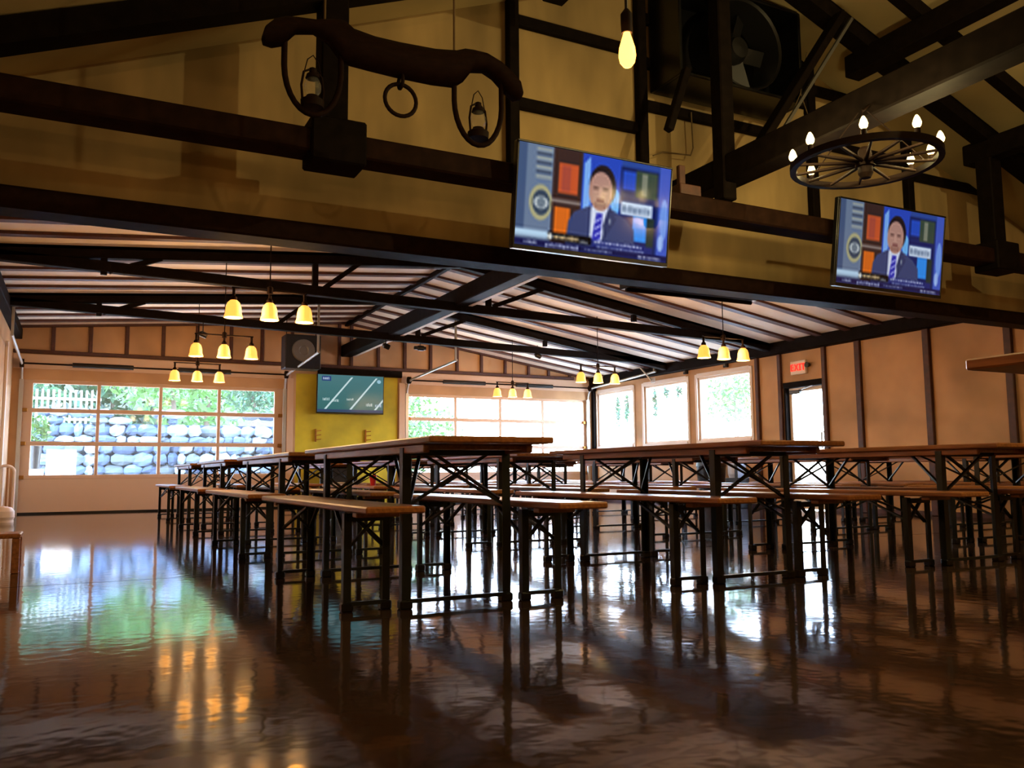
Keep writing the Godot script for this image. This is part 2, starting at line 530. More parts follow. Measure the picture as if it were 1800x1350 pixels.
func front_roof() -> void:
	var c := thing("ceiling", "olive tan ceiling boards over the tall front hall", "ceiling", Vector3.ZERO, 0, "", "structure")
	var lift := 0.165
	var z0 := ZH - 0.12
	for i in 8:
		var z1: float = minf(z0 + 1.5, ZF + 0.2)
		slope_slab("board", XL - 0.25, front_y(XL - 0.25) + lift, 4.59, 4.86 + lift, z0, z1, 0.1, M.front_ceiling, c)
		slope_slab("board", 4.59, 4.86 + lift, XR + 0.25, front_y(XR + 0.25) + lift, z0, z1, 0.1, M.front_ceiling, c)
		z0 = z1
	for z in [-4.45, -3.0, -1.4, 0.2, 1.8, 3.4, 5.0]:
		if z > -4.0:
			slope_slab("rafter", XL, front_y(XL) + 0.04, 4.59, 4.9, z - 0.05, z + 0.05, 0.135, M.black_timber, c)
		slope_slab("rafter", 4.59, 4.9, XR, front_y(XR) + 0.04, z - 0.05, z + 0.05, 0.135, M.black_timber, c)
	for x in [3.0, 6.15, 7.74]:
		span("purlin", Vector3(x - 0.09, front_y(x) - 0.14, -5.2), Vector3(x + 0.09, front_y(x) + 0.06, ZF), M.black_timber, c, 0.01)
	# big king-post truss just in front of the gable wall
	var t := thing("king_post_truss", "massive black king-post truss carrying the televisions", "truss", Vector3(4.5, 2.5, -5.0), 0, "", "structure")
	var o := Vector3(-4.5, -2.5, 0)
	one_box("tie_beam", o + Vector3((XL + XR) / 2, 2.612, 0), Vector3(XR - XL, 0.145, 0.2), M.timber, t, 0.012)
	slope_slab("rafter", XL - 4.5, front_y(XL) - 2.5, 0.09, 2.36, -0.08, 0.08, 0.155, M.black_timber, t)
	slope_slab("rafter", 0.09, 2.36, XR - 4.5, front_y(XR) - 2.5, -0.08, 0.08, 0.155, M.black_timber, t)
	for x in [1.3, 7.74]:
		one_box("queen_post", o + Vector3(x, (2.68 + front_y(x)) / 2, 0), Vector3(0.17, front_y(x) - 2.68 + 0.05, 0.16), M.black_timber, t, 0.01)
		one_box("clamp_block", o + Vector3(x + 0.02, 2.62, 0.01), Vector3(0.34, 0.28, 0.25), M.black_timber, t, 0.012)
	one_box("king_post", o + Vector3(4.45, 3.75, -0.02), Vector3(0.13, 2.05, 0.13), M.black_timber, t, 0.01)
	one_bar("brace", o + Vector3(4.6, 3.06, 0.13), o + Vector3(5.66, 4.5, 0.13), 0.12, 0.06, M.black_timber, t, 0.006)
	one_bar("brace_rod", o + Vector3(4.7, 3.06, 0.18), o + Vector3(5.74, 4.46, 0.18), 0.025, 0.025, M.grey_metal, t)
	one_bar("brace", o + Vector3(4.05, 3.3, -0.2), o + Vector3(4.25, 3.85, -0.2), 0.07, 0.06, M.black_timber, t, 0.006)

# ---------------------------------------------------------------- doors and windows
func garage_door(called: String, label: String, x0: float, x1: float, xg0: float, xg1: float) -> void:
	var d := thing(called, label, "garage door", Vector3(x0, 0, ZB - 0.08), 0, "", "structure")
	var o := Vector3(-x0, 0, -(ZB - 0.08))
	var z := ZB - 0.08
	span("bottom_panel", o + Vector3(x0, 0.01, z - 0.025), o + Vector3(x1, 0.58, z + 0.025), M.door_panel, d, 0.006)
	span("bottom_seal", o + Vector3(x0, 0.0, z - 0.02), o + Vector3(x1, 0.03, z + 0.03), M.black_plastic, d)
	var ys := [0.6, 1.15, 1.7, 2.18]
	for y in ys:
		span("rail", o + Vector3(x0, y - 0.035, z - 0.03), o + Vector3(x1, y + 0.035, z + 0.03), M.door_panel, d, 0.008)
	span("stile", o + Vector3(x0, 0.58, z - 0.028), o + Vector3(xg0, 2.2, z + 0.028), M.door_panel, d, 0.006)
	span("stile", o + Vector3(xg1, 0.58, z - 0.028), o + Vector3(x1, 2.2, z + 0.028), M.door_panel, d, 0.006)
	var w := (xg1 - xg0) / 4.0
	for i in range(1, 4):
		span("mullion", o + Vector3(xg0 + w * i - 0.028, 0.6, z - 0.026), o + Vector3(xg0 + w * i + 0.028, 2.18, z + 0.026), M.door_panel, d, 0.006)
	for i in 4:
		for j in 3:
			span("pane", o + Vector3(xg0 + w * i + 0.02, ys[j] + 0.02, z - 0.003), o + Vector3(xg0 + w * (i + 1) - 0.02, ys[j + 1] - 0.02, z + 0.003), M.glass, d)
	for y in [0.6, 1.15, 1.7]:
		for x in [x0 + 0.07, x1 - 0.07]:
			span("roller", o + Vector3(x - 0.05, y - 0.03, z + 0.03), o + Vector3(x + 0.05, y + 0.03, z + 0.07), M.brass, d, 0.004)
	# torsion springs on their shaft
	var zs := ZB + 0.14
	var s := mb()
	tube(s, [o + Vector3(x0 + 0.05, 2.45, zs), o + Vector3(x1 - 0.02, 2.45, zs)], 0.014, 8)
	obj("shaft", s, M.iron, d)
	for a in [[0.75, 1.68], [2.4, 3.28]]:
		s = mb()
		tube(s, [o + Vector3(x0 + a[0], 2.45, zs), o + Vector3(x0 + a[1], 2.45, zs)], 0.04, 12)
		obj("spring", s, M.spring_black, d)
	for x in [x0 + 0.02, x1 - 0.02]:
		s = mb()
		lathe(s, [Vector2(0, -0.03), Vector2(0.07, -0.03), Vector2(0.07, 0.03), Vector2(0, 0.03)], 14, o + Vector3(x, 2.45, zs), Basis(Vector3(0, 0, 1), PI / 2))
		obj("cable_drum", s, M.iron, d)
		span("track", o + Vector3(x - 0.03, 0, ZB + 0.005), o + Vector3(x + 0.03, 2.2, ZB + 0.04), M.galvanised, d)
		s = mb()
		var pts := []
		for k in 7:
			var a := PI / 2 * k / 6.0
			pts.append(o + Vector3(x, 2.2 + 0.25 * sin(a), ZB + 0.02 + 0.25 * (1 - cos(a))))
		pts.append(o + Vector3(x, 2.56, -13.4))
		tube(s, pts, 0.022, 6)
		obj("track", s, M.galvanised, d)
		one_bar("track_hanger", o + Vector3(x, 2.55, -13.45), o + Vector3(x, back_y(x), -13.45), 0.035, 0.02, M.galvanised, d)

func garage_doors() -> void:
	garage_door("door_1", "garage door with twelve panes looking out at a stone wall", -0.93, 3.36, -0.74, 3.17)
	garage_door("door_2", "garage door with twelve panes in a sun-bleached view, right of the yellow wall", 5.72, 9.98, 5.8, 9.89)

func windows_and_exit() -> void:
	var k := 0
	var says := ["tall white-framed window in the corner by the garage door", "tall white-framed window between two other windows", "tall white-framed window beside the exit door"]
	for a in [[-15.81, -14.44], [-14.06, -12.68], [-12.38, -10.99]]:
		var z0: float = a[0]
		var z1: float = a[1]
		var w := thing("window_%d" % (k + 1), says[k], "window", Vector3(XR, 1.17, (z0 + z1) / 2), 0, "", "structure")
		k += 1
		var hz := (z1 - z0) / 2
		var t := 0.04
		for sg in [-1.0, 1.0]:
			one_box("frame_side", Vector3(0.08, 0.58, sg * (hz - t / 2)), Vector3(0.12, 1.16, t), M.white_paint, w, 0.005)
		one_box("frame_head", Vector3(0.08, 1.16 - t / 2, 0), Vector3(0.12, t, hz * 2 - t * 2), M.white_paint, w, 0.005)
		one_box("frame_sill", Vector3(0.08, t / 2, 0), Vector3(0.12, t, hz * 2 - t * 2), M.white_paint, w, 0.005)
		one_box("pane", Vector3(0.1, 0.58, 0), Vector3(0.006, 1.16 - t * 2, hz * 2 - t * 2), M.glass, w)
		for sg in [-1.0, 1.0]:
			one_box("casing", Vector3(-0.012, 0.58, sg * (hz + 0.03)), Vector3(0.024, 1.29, 0.06), M.white_paint, w, 0.004)
		one_box("casing", Vector3(-0.012, 1.2, 0), Vector3(0.024, 0.08, hz * 2), M.white_paint, w, 0.004)
		one_box("casing", Vector3(-0.02, -0.04, 0), Vector3(0.04, 0.08, hz * 2), M.white_paint, w, 0.004)
	# exit door: glazed leaf in a dark frame
	var d := thing("door_3", "glazed exit door in a dark frame below the red sign", "door", Vector3(XR + 0.05, 0, -9.8), 0, "", "structure")
	for sg in [-1.0, 1.0]:
		one_box("frame_side", Vector3(0, 1.0, sg * 0.4), Vector3(0.14, 2.0, 0.045), M.black_timber, d, 0.005)
		one_box("stile", Vector3(0.03, 0.97, sg * 0.345), Vector3(0.045, 1.92, 0.06), M.white_paint, d, 0.005)
	one_box("frame_head", Vector3(0, 1.98, 0), Vector3(0.16, 0.09, 0.84), M.black_timber, d, 0.005)
	one_box("top_rail", Vector3(0.03, 1.9, 0), Vector3(0.045, 0.06, 0.64), M.white_paint, d, 0.005)
	one_box("bottom_rail", Vector3(0.03, 0.12, 0), Vector3(0.045, 0.22, 0.64), M.white_paint, d, 0.005)
	one_box("pane", Vector3(0.03, 1.05, 0), Vector3(0.006, 1.65, 0.64), M.glass, d)
	one_box("closer", Vector3(-0.03, 1.86, -0.2), Vector3(0.06, 0.06, 0.22), M.black_plastic, d, 0.008)
	one_bar("closer_arm", Vector3(-0.03, 1.89, -0.12), Vector3(-0.08, 1.93, 0.2), 0.02, 0.012, M.grey_metal, d)
	var hs := mb()
	tube(hs, [Vector3(-0.01, 0.95, 0.33), Vector3(-0.06, 0.95, 0.33), Vector3(-0.06, 1.2, 0.33), Vector3(-0.01, 1.2, 0.33)], 0.012, 8)
	obj("pull_handle", hs, M.grey_metal, d)
	# exit sign
	var e := thing("exit_sign", "white exit sign with glowing red letters above the glazed door", "sign", Vector3(XR, 2.13, -9.86))
	one_box("case", Vector3(-0.025, 0.11, 0), Vector3(0.05, 0.22, 0.32), M.white_paint, e, 0.008)
	var tm := TextMesh.new()
	tm.text = "EXIT"
	var sf := SystemFont.new()
	sf.font_names = PackedStringArray(["Droid Sans"])
	sf.font_weight = 700
	tm.font = sf
	tm.font_size = 48
	tm.pixel_size = 0.0031
	tm.depth = 0.006
	share("lettering", tm, glow("sign_red", Color(1.0, 0.08, 0.05), 2.2, Color(0.8, 0.05, 0.05)), e, Transform3D(Basis(Vector3.UP, -PI / 2), Vector3(-0.053, 0.11, 0)))
	for sg in [-1.0, 1.0]:
		var s := mb()
		lathe(s, [Vector2(0, 0), Vector2(0.035, 0.0), Vector2(0.045, 0.05), Vector2(0, 0.05)], 12, Vector3(-0.03, 0.11 + 0.02 * sg, 0.21 + 0.0 * sg), Basis(Vector3(0, 0, 1), PI / 2))
		if sg > 0:
			obj("emergency_lamp", s, M.black_plastic, e)

# ---------------------------------------------------------------- tables and benches
func frame_parts(root: Node3D, h: float, half_w: float, zpos: float, lw: float) -> void:
	# a folding leg frame: two angle legs, foot bar, crossed braces and a stay to the underside
	var sgn := signf(zpos)
	for sg in [-1.0, 1.0]:
		var s := mb()
		bx(s, Vector3(sg * half_w, h / 2, zpos), Vector3(lw, h - 0.02, 0.006), 0.001)
		bx(s, Vector3(sg * (half_w + lw / 2 - 0.003), h / 2, zpos - sgn * lw / 2), Vector3(0.006, h - 0.02, lw), 0.001)
		var leg := obj("leg", s, M.leg_paint, root)
		s = mb()
		bx(s, Vector3(sg * half_w, 0.02, zpos - sgn * lw * 0.35), Vector3(lw + 0.018, 0.04, lw + 0.012), 0.006)
		obj("foot", s, M.black_plastic, leg)
	one_bar("foot_bar", Vector3(-half_w, 0.035, zpos), Vector3(half_w, 0.035, zpos), 0.018, 0.018, M.leg_paint, root)
	one_bar("top_bar", Vector3(-half_w, h - 0.03, zpos), Vector3(half_w, h - 0.03, zpos), 0.04, 0.03, M.leg_paint, root)
	for sg in [-1.0, 1.0]:
		one_bar("cross_brace", Vector3(sg * half_w, h * 0.62, zpos - sgn * (0.02 + 0.008 * sg)), Vector3(-sg * half_w * 0.75, h * 0.97, zpos - sgn * (0.03 + 0.008 * sg)), 0.02, 0.012, M.leg_paint, root)
	for sg in [-1.0, 1.0]:
		one_bar("stay", Vector3(sg * half_w * 0.9, h * 0.66, zpos - sgn * 0.03), Vector3(sg * 0.03, h - 0.015, zpos - sgn * 0.42), 0.018, 0.012, M.leg_paint, root)

func make_table() -> Node3D:
	var t := thing("beer_table", "long folding beer table with varnished brown top and dark steel legs", "table", Vector3.ZERO, 0, "folding beer tables in rows")
	var w := 0.6
	var l := 2.22
	var s := mb()
	bx(s, Vector3(0, 0.7555, 0), Vector3(w, 0.029, l), 0.006)
	obj("tabletop", s, M.table_wood, t)
	for z in [-0.88, 0.0, 0.88]:
		one_box("batten", Vector3(0, 0.729, z), Vector3(w - 0.1, 0.024, 0.07), M.table_wood, t, 0.004)
	for sg in [-1.0, 1.0]:
		one_box("side_rail", Vector3(sg * (w / 2 - 0.045), 0.722, 0), Vector3(0.03, 0.038, l - 0.3), M.table_wood, t, 0.004)
	frame_parts(t, 0.74, 0.255, 0.71, 0.042)
	frame_parts(t, 0.74, 0.255, -0.71, 0.042)
	return t

func make_bench() -> Node3D:
	var t := thing("beer_bench", "narrow folding bench with varnished plank seat drawn up to a beer table", "bench", Vector3.ZERO, 0, "folding benches along the tables")
	var s := mb()
	bx(s, Vector3(0, 0.4615, 0), Vector3(0.26, 0.031, 2.24), 0.007)
	obj("seat", s, M.bench_wood, t)
	for z in [-0.85, 0.85]:
		one_box("batten", Vector3(0, 0.434, z), Vector3(0.2, 0.024, 0.06), M.table_wood, t, 0.004)
	frame_parts(t, 0.445, 0.09, 0.72, 0.036)
	frame_parts(t, 0.445, 0.09, -0.72, 0.036)
	return t

func furniture() -> void:
	var cols := [[1.6, [-3.32, -6.05, -8.9, -11.95], "toward the stone-view garage door"], [3.41, [-3.3, -6.05, -8.9, -11.95], "toward the yellow wall"], [5.22, [-3.25, -6.0, -8.9, -11.95], "toward the bright garage door"], [7.03, [-2.85, -5.8, -8.9, -11.95], "beside the window-side pendants"], [8.7, [-5.5], ""]]
	var order := ["first", "second", "third", "fourth"]
	var t: Node3D = null
	var b: Node3D = null
	for c in cols:
		for i in c[1].size():
			var x: float = c[0]
			var zc: float = c[1][i] - 1.11
			var which: String = "%s from the televisions, row %s" % [order[i], c[2]]
			if c[2] == "":
				which = "standing alone by the exit door wall"
			var where := [Vector3(x + rng.randf_range(-0.015, 0.015), 0, zc), Vector3(x - 0.425, 0, zc - rng.randf_range(0.03, 0.08)), Vector3(x + 0.43, 0, zc + rng.randf_range(-0.05, 0.03))]
			if t == null:
				t = make_table()
				b = make_bench()
				t.position = where[0]
				t.set_meta("label", "beer table, " + which)
				b.position = where[1]
				b.set_meta("label", "aisle-side bench, " + which)
			else:
				copy(t, "beer_table", where[0], 0.0, "beer table, " + which)
				copy(b, "beer_bench", where[1], 0.0, "aisle-side bench, " + which)
			copy(b, "beer_bench", where[2], 0.0, "window-side bench, " + which)
	# high table at the edge of the hall
	var h := thing("high_table", "tall square pedestal table with thick dark wooden top", "table", Vector3(3.96, 0, -1.98))
	one_box("tabletop", Vector3(0, 1.075, 0), Vector3(0.92, 0.05, 0.9), M.table_wood, h, 0.008)
	one_box("pedestal", Vector3(0.06, 0.54, 0.05), Vector3(0.09, 1.02, 0.09), M.steel_black, h, 0.006)
	one_box("base_plate", Vector3(0.06, 0.015, 0.05), Vector3(0.42, 0.03, 0.42), M.steel_black, h, 0.006)

# ---------------------------------------------------------------- televisions
func ellipse(im: Image, cx: float, cy: float, rx: float, ry: float, c: Color) -> void:
	for y in range(maxi(0, int(cy - ry)), mini(im.get_height(), int(cy + ry) + 1)):
		for x in range(maxi(0, int(cx - rx)), mini(im.get_width(), int(cx + rx) + 1)):
			if pow((x - cx) / rx, 2) + pow((y - cy) / ry, 2) <= 1.0:
				im.set_pixel(x, y, c)

func rect(im: Image, x0: float, y0: float, x1: float, y1: float, c: Color) -> void:
	var w := im.get_width()
	var h := im.get_height()
	im.fill_rect(Rect2i(int(x0 * w), int(y0 * h), maxi(1, int((x1 - x0) * w)), maxi(1, int((y1 - y0) * h))), c)

func poly(im: Image, pts: Array, c: Color) -> void:
	var w := im.get_width()
	var h := im.get_height()
	var p := PackedVector2Array()
	var lo := Vector2(1e9, 1e9)
	var hi := Vector2(-1e9, -1e9)
	for v in pts:
		var q := Vector2(v[0] * w, v[1] * h)
		p.append(q)
		lo = lo.min(q); hi = hi.max(q)
	for y in range(maxi(0, int(lo.y)), mini(h, int(hi.y) + 1)):
		for x in range(maxi(0, int(lo.x)), mini(w, int(hi.x) + 1)):
			if Geometry2D.is_point_in_polygon(Vector2(x + 0.5, y + 0.5), p):
				im.set_pixel(x, y, c)

func soft(im: Image, f: int) -> Image:
	var w := im.get_width()
	var h := im.get_height()
	im.resize(w / f, h / f, Image.INTERPOLATE_LANCZOS)
	im.resize(w, h, Image.INTERPOLATE_CUBIC)
	return im

func marks(im: Image, x0: float, x1: float, y: float, hh: float, c: Color) -> void:
	var x := x0
	while x < x1:
		var w := rng.randf_range(0.006, 0.016)
		rect(im, x, y + rng.randf_range(0, hh * 0.25), minf(x + w, x1), y + hh, c)
		x += w + rng.randf_range(0.004, 0.009)

func news_picture() -> ImageTexture:
	var im := Image.create(480, 270, false, Image.FORMAT_RGB8)
	im.fill(sr(40, 70, 150))
	rect(im, 0, 0, 0.215, 1, sr(104, 122, 150))
	rect(im, 0.0, 0.0, 0.05, 0.9, sr(66, 86, 122))
	for i in 7:
		rect(im, 0.11, 0.03 + i * 0.045, 0.21, 0.05 + i * 0.045, sr(170, 174, 160) if i % 2 == 0 else sr(58, 66, 82))
	ellipse(im, 0.145 * 480, 0.56 * 270, 34, 48, sr(166, 164, 128))
	ellipse(im, 0.148 * 480, 0.56 * 270, 26, 34, sr(60, 74, 92))
	ellipse(im, 0.148 * 480, 0.56 * 270, 22, 17, sr(176, 186, 192))
	ellipse(im, 0.148 * 480, 0.56 * 270, 12, 15, sr(110, 124, 138))
	rect(im, 0, 0.84, 0.2, 0.91, sr(176, 206, 232))
	rect(im, 0.215, 0, 0.40, 1, sr(58, 38, 36))
	rect(im, 0.25, 0.14, 0.375, 0.44, sr(196, 84, 44))
	rect(im, 0.27, 0.16, 0.33, 0.42, sr(168, 74, 56))
	rect(im, 0.215, 0.5, 0.40, 0.54, sr(126, 112, 108))
	rect(im, 0.235, 0.58, 0.335, 0.88, sr(214, 104, 30))
	rect(im, 0.40, 0, 0.66, 0.7, sr(38, 70, 186))
	poly(im, [[0.41, 0.1], [0.45, 0.02], [0.46, 0.6], [0.41, 0.66]], sr(120, 170, 240))
	ellipse(im, 0.625 * 480, 0.44 * 270, 16, 36, sr(104, 176, 240))
	rect(im, 0.655, 0.06, 0.92, 0.95, sr(18, 34, 96))
	rect(im, 0.67, 0.1, 0.76, 0.3, sr(34, 74, 190))
	rect(im, 0.76, 0.08, 0.91, 0.36, sr(52, 70, 60))
	rect(im, 0.80, 0.1, 0.84, 0.34, sr(120, 126, 110))
	rect(im, 0.75, 0.56, 0.85, 0.82, sr(44, 140, 236))
	rect(im, 0.85, 0.56, 0.90, 0.95, sr(36, 52, 50))
	rect(im, 0.665, 0.42, 0.885, 0.56, sr(196, 214, 238))
	marks(im, 0.68, 0.87, 0.455, 0.075, sr(92, 112, 142))
	rect(im, 0.925, 0, 1, 1, sr(64, 88, 190))
	ellipse(im, 0.965 * 480, 0.55 * 270, 14, 60, sr(110, 150, 230))
	ellipse(im, 0.95 * 480, 0.8 * 270, 10, 24, sr(150, 180, 240))
	# presenter in a suit
	poly(im, [[0.31, 0.95], [0.325, 0.7], [0.36, 0.6], [0.46, 0.52], [0.6, 0.52], [0.7, 0.6], [0.76, 0.7], [0.775, 0.95]], sr(58, 68, 112))
	poly(im, [[0.468, 0.52], [0.585, 0.5], [0.54, 0.92], [0.465, 0.92]], sr(206, 214, 236))
	poly(im, [[0.505, 0.58], [0.545, 0.58], [0.535, 0.92], [0.475, 0.92]], sr(52, 54, 176))
	for i in 4:
		poly(im, [[0.5, 0.66 + i * 0.07], [0.54, 0.62 + i * 0.07], [0.54, 0.64 + i * 0.07], [0.495, 0.69 + i * 0.07]], sr(160, 164, 236))
	poly(im, [[0.585, 0.5], [0.64, 0.62], [0.56, 0.86], [0.55, 0.7]], sr(48, 57, 98))
	ellipse(im, 0.535 * 480, 0.3 * 270, 42, 58, sr(34, 24, 30))
	ellipse(im, 0.525 * 480, 0.355 * 270, 38, 54, sr(176, 134, 122))
	rect(im, 0.485, 0.47, 0.57, 0.53, sr(150, 108, 98))
	rect(im, 0.475, 0.32, 0.51, 0.345, sr(96, 66, 62))
	rect(im, 0.54, 0.32, 0.575, 0.345, sr(96, 66, 62))
	rect(im, 0.517, 0.34, 0.533, 0.41, sr(196, 152, 138))
	rect(im, 0.5, 0.44, 0.55, 0.465, sr(110, 60, 62))
	rect(im, 0.592, 0.62, 0.602, 0.68, sr(170, 180, 190))
	# captions
	rect(im, 0.2, 0.84, 0.48, 0.925, sr(12, 12, 18))
	ellipse(im, 0.215 * 480, 0.88 * 270, 8, 9, sr(196, 200, 196))
	marks(im, 0.245, 0.4, 0.855, 0.05, sr(236, 206, 150))
	marks(im, 0.41, 0.46, 0.885, 0.025, sr(220, 226, 236))
	rect(im, 0.48, 0.86, 0.9, 0.95, sr(30, 40, 110))
	marks(im, 0.5, 0.82, 0.865, 0.03, sr(206, 212, 240))
	marks(im, 0.52, 0.84, 0.915, 0.025, sr(180, 190, 228))
	rect(im, 0, 0.935, 1, 1, sr(20, 24, 74))
	marks(im, 0.06, 0.14, 0.95, 0.03, sr(186, 196, 220))
	marks(im, 0.19, 0.4, 0.945, 0.045, sr(198, 206, 240))
	marks(im, 0.44, 0.62, 0.955, 0.025, sr(160, 170, 210))
	marks(im, 0.8, 0.96, 0.96, 0.03, sr(210, 214, 240))
	return ImageTexture.create_from_image(soft(im, 6))

func game_picture() -> ImageTexture:
	var im := Image.create(320, 180, false, Image.FORMAT_RGB8)
	for y in 180:
		var c := sr(76, 126, 132).lerp(sr(58, 112, 112), y / 180.0)
		im.fill_rect(Rect2i(0, y, 320, 1), c)
	for i in 3:
		var x := 0.1 + i * 0.38
		poly(im, [[x, 0.92], [x + 0.035, 0.92], [x + 0.43, 0.05], [x + 0.4, 0.05]], sr(206, 232, 236))
	marks(im, 0.08, 0.18, 0.62, 0.08, sr(220, 240, 240))
	marks(im, 0.22, 0.32, 0.65, 0.08, sr(220, 240, 240))
	marks(im, 0.44, 0.54, 0.62, 0.06, sr(210, 236, 236))
	marks(im, 0.74, 0.84, 0.74, 0.09, sr(220, 240, 240))
	marks(im, 0.88, 0.98, 0.76, 0.08, sr(190, 214, 240))
	rect(im, 0.06, 0.04, 0.2, 0.17, sr(40, 70, 130))
	marks(im, 0.08, 0.18, 0.07, 0.07, sr(210, 224, 240))
	ellipse(im, 0.93 * 320, 0.14 * 180, 10, 9, sr(160, 206, 224))
	rect(im, 0, 0.93, 1, 1, sr(54, 74, 110))
	return ImageTexture.create_from_image(soft(im, 2))

func television(label: String, at: Vector3, w: float, h: float, tilt: float, pic: Texture2D, energy: float, light: Color, le: float, wall_gap: float) -> void:
	var t := thing("television", label, "television", at)
	var p := Basis(Vector3(1, 0, 0), tilt)
	var s := mb()
	bx(s, p * Vector3(0, 0, -0.03), Vector3(w, h, 0.05), 0.008, p)
	obj("case", s, M.black_plastic, t)
	s = mb()
	var b := 0.014
	bx(s, p * Vector3(0, h / 2 - b / 2, 0.0), Vector3(w, b, 0.016), 0.003, p)
	bx(s, p * Vector3(0, -h / 2 + b, 0.0), Vector3(w, b * 2, 0.016), 0.003, p)
	bx(s, p * Vector3(-w / 2 + b / 2, 0, 0.0), Vector3(b, h - b * 3, 0.016), 0.003, p)
	bx(s, p * Vector3(w / 2 - b / 2, 0, 0.0), Vector3(b, h - b * 3, 0.016), 0.003, p)
	obj("bezel", s, M.black_plastic, t)
	var q := QuadMesh.new()
	q.size = Vector2(w - b * 2, h - b * 3)
	var m := mat("screen", Color(0.02, 0.02, 0.025), 0.08)
	m.emission_enabled = true
	m.emission = Color.BLACK
	m.emission_texture = pic
	m.emission_operator = BaseMaterial3D.EMISSION_OP_ADD
	m.emission_energy_multiplier = energy
	share("screen", q, m, t, Transform3D(p, p * Vector3(0, b / 2, 0.002)))
	s = mb()
	bx(s, Vector3(0, 0, -0.055 - wall_gap / 2 - 0.02), Vector3(0.3, 0.2, wall_gap + 0.04), 0.006)
	obj("wall_mount", s, M.steel_black, t)
	var l := AreaLight3D.new()
	l.name = "screen_glow"
	l.area_size = Vector2(w - 0.05, h - 0.06)
	l.light_color = light
	l.light_energy = le
	l.area_range = 30.0
	l.area_attenuation = 2.0
	l.shadow_enabled = true
	t.add_child(l, true)
	l.transform = Transform3D(p * Basis(Vector3.UP, PI), p * Vector3(0, 0, 0.02))

func screens() -> void:
	var news := news_picture()
	television("large television showing a presenter, hung on the truss near the hanging bulb", Vector3(3.08, 2.425, -4.77), 1.25, 0.71, deg_to_rad(8), news, 0.95, Color(0.55, 0.65, 1.0), 0.05, 0.03)
	television("large television showing a presenter, hung on the truss near the wagon wheel", Vector3(6.02, 2.455, -4.77), 1.29, 0.72, deg_to_rad(8), news, 0.8, Color(0.55, 0.65, 1.0), 0.05, 0.03)
	television("television showing a football field on the yellow wall", Vector3(4.57, 2.13, ZB + 0.12), 1.31, 0.75, deg_to_rad(2), game_picture(), 0.85, Color(0.6, 0.9, 1.0), 0.03, 0.04)

# ---------------------------------------------------------------- lamps
func make_pendant(stem: float) -> Node3D:
	var t := thing("pendant_lamp", "three-shade pendant lamp", "pendant lamp", Vector3.ZERO, 0, "three-shade pendants in two lines over the tables")
	var s := mb()
	tube(s, [Vector3(-0.34, 0.2, 0), Vector3(0.34, 0.2, 0)], 0.009, 8)
	obj("cross_rod", s, M.iron, t)
	s = mb()
	tube(s, [Vector3(0, 0.2, 0), Vector3(0, stem, 0)], 0.006, 6)
	obj("stem", s, M.iron, t)
	s = mb()
	lathe(s, [Vector2(0, 0.16), Vector2(0.028, 0.17), Vector2(0.028, 0.23), Vector2(0, 0.25)], 10)
	obj("hub", s, M.iron, t)
	for x in [-0.32, 0.0, 0.32]:
		s = mb()
		lathe(s, [Vector2(0.0, 0.2), Vector2(0.014, 0.19), Vector2(0.014, 0.13), Vector2(0.03, 0.11), Vector2(0.03, 0.08), Vector2(0, 0.08)], 10, Vector3(x, 0, 0))
		var so := obj("socket", s, M.iron, t)
		s = mb()
		lathe(s, [Vector2(0.03, 0.085), Vector2(0.055, 0.06), Vector2(0.068, 0.02), Vector2(0.074, -0.04), Vector2(0.086, -0.075), Vector2(0.08, -0.075), Vector2(0.068, -0.04), Vector2(0.062, 0.02), Vector2(0.05, 0.055), Vector2(0.028, 0.078)], 16, Vector3(x, 0, 0))
		obj("glass_shade", s, M.lamp_glass, t)
		s = mb()
		lathe(s, [Vector2(0.0, 0.07), Vector2(0.012, 0.06), Vector2(0.028, 0.0), Vector2(0.02, -0.025), Vector2(0, -0.032)], 12, Vector3(x, 0, 0))
		obj("bulb", s, M.bulb_warm, so)
		omni(Vector3(x, -0.01, 0), Color(1.0, 0.79, 0.54), 0.5, 0.03, t)
	return t

func pendants() -> void:
	glow("lamp_glass", Color(1.0, 0.64, 0.25), 1.7, Color(0.95, 0.85, 0.6))
	glow("bulb_warm", Color(1.0, 0.68, 0.3), 14.0)
	var order := ["first", "second", "third"]
	var p: Node3D = null
	var spots := [Vector3(1.5, 2.1, -7.87), Vector3(1.5, 2.1, -10.65), Vector3(1.53, 2.1, -13.55), Vector3(7.24, 2.1, -8.3), Vector3(7.32, 2.1, -11.37), Vector3(7.2, 2.1, -14.15)]
	for i in spots.size():
		var says: String = "glowing three-shade pendant, %s from the header beam on the %s side" % [order[i % 3], "stone-view door" if i < 3 else "window"]
		if i % 3 == 0:
			p = make_pendant(back_y(spots[i].x) + 0.035 - 2.1)
			p.position = spots[i]
			p.set_meta("label", says)
		else:
			copy(p, "pendant_lamp", spots[i], 0.0, says)

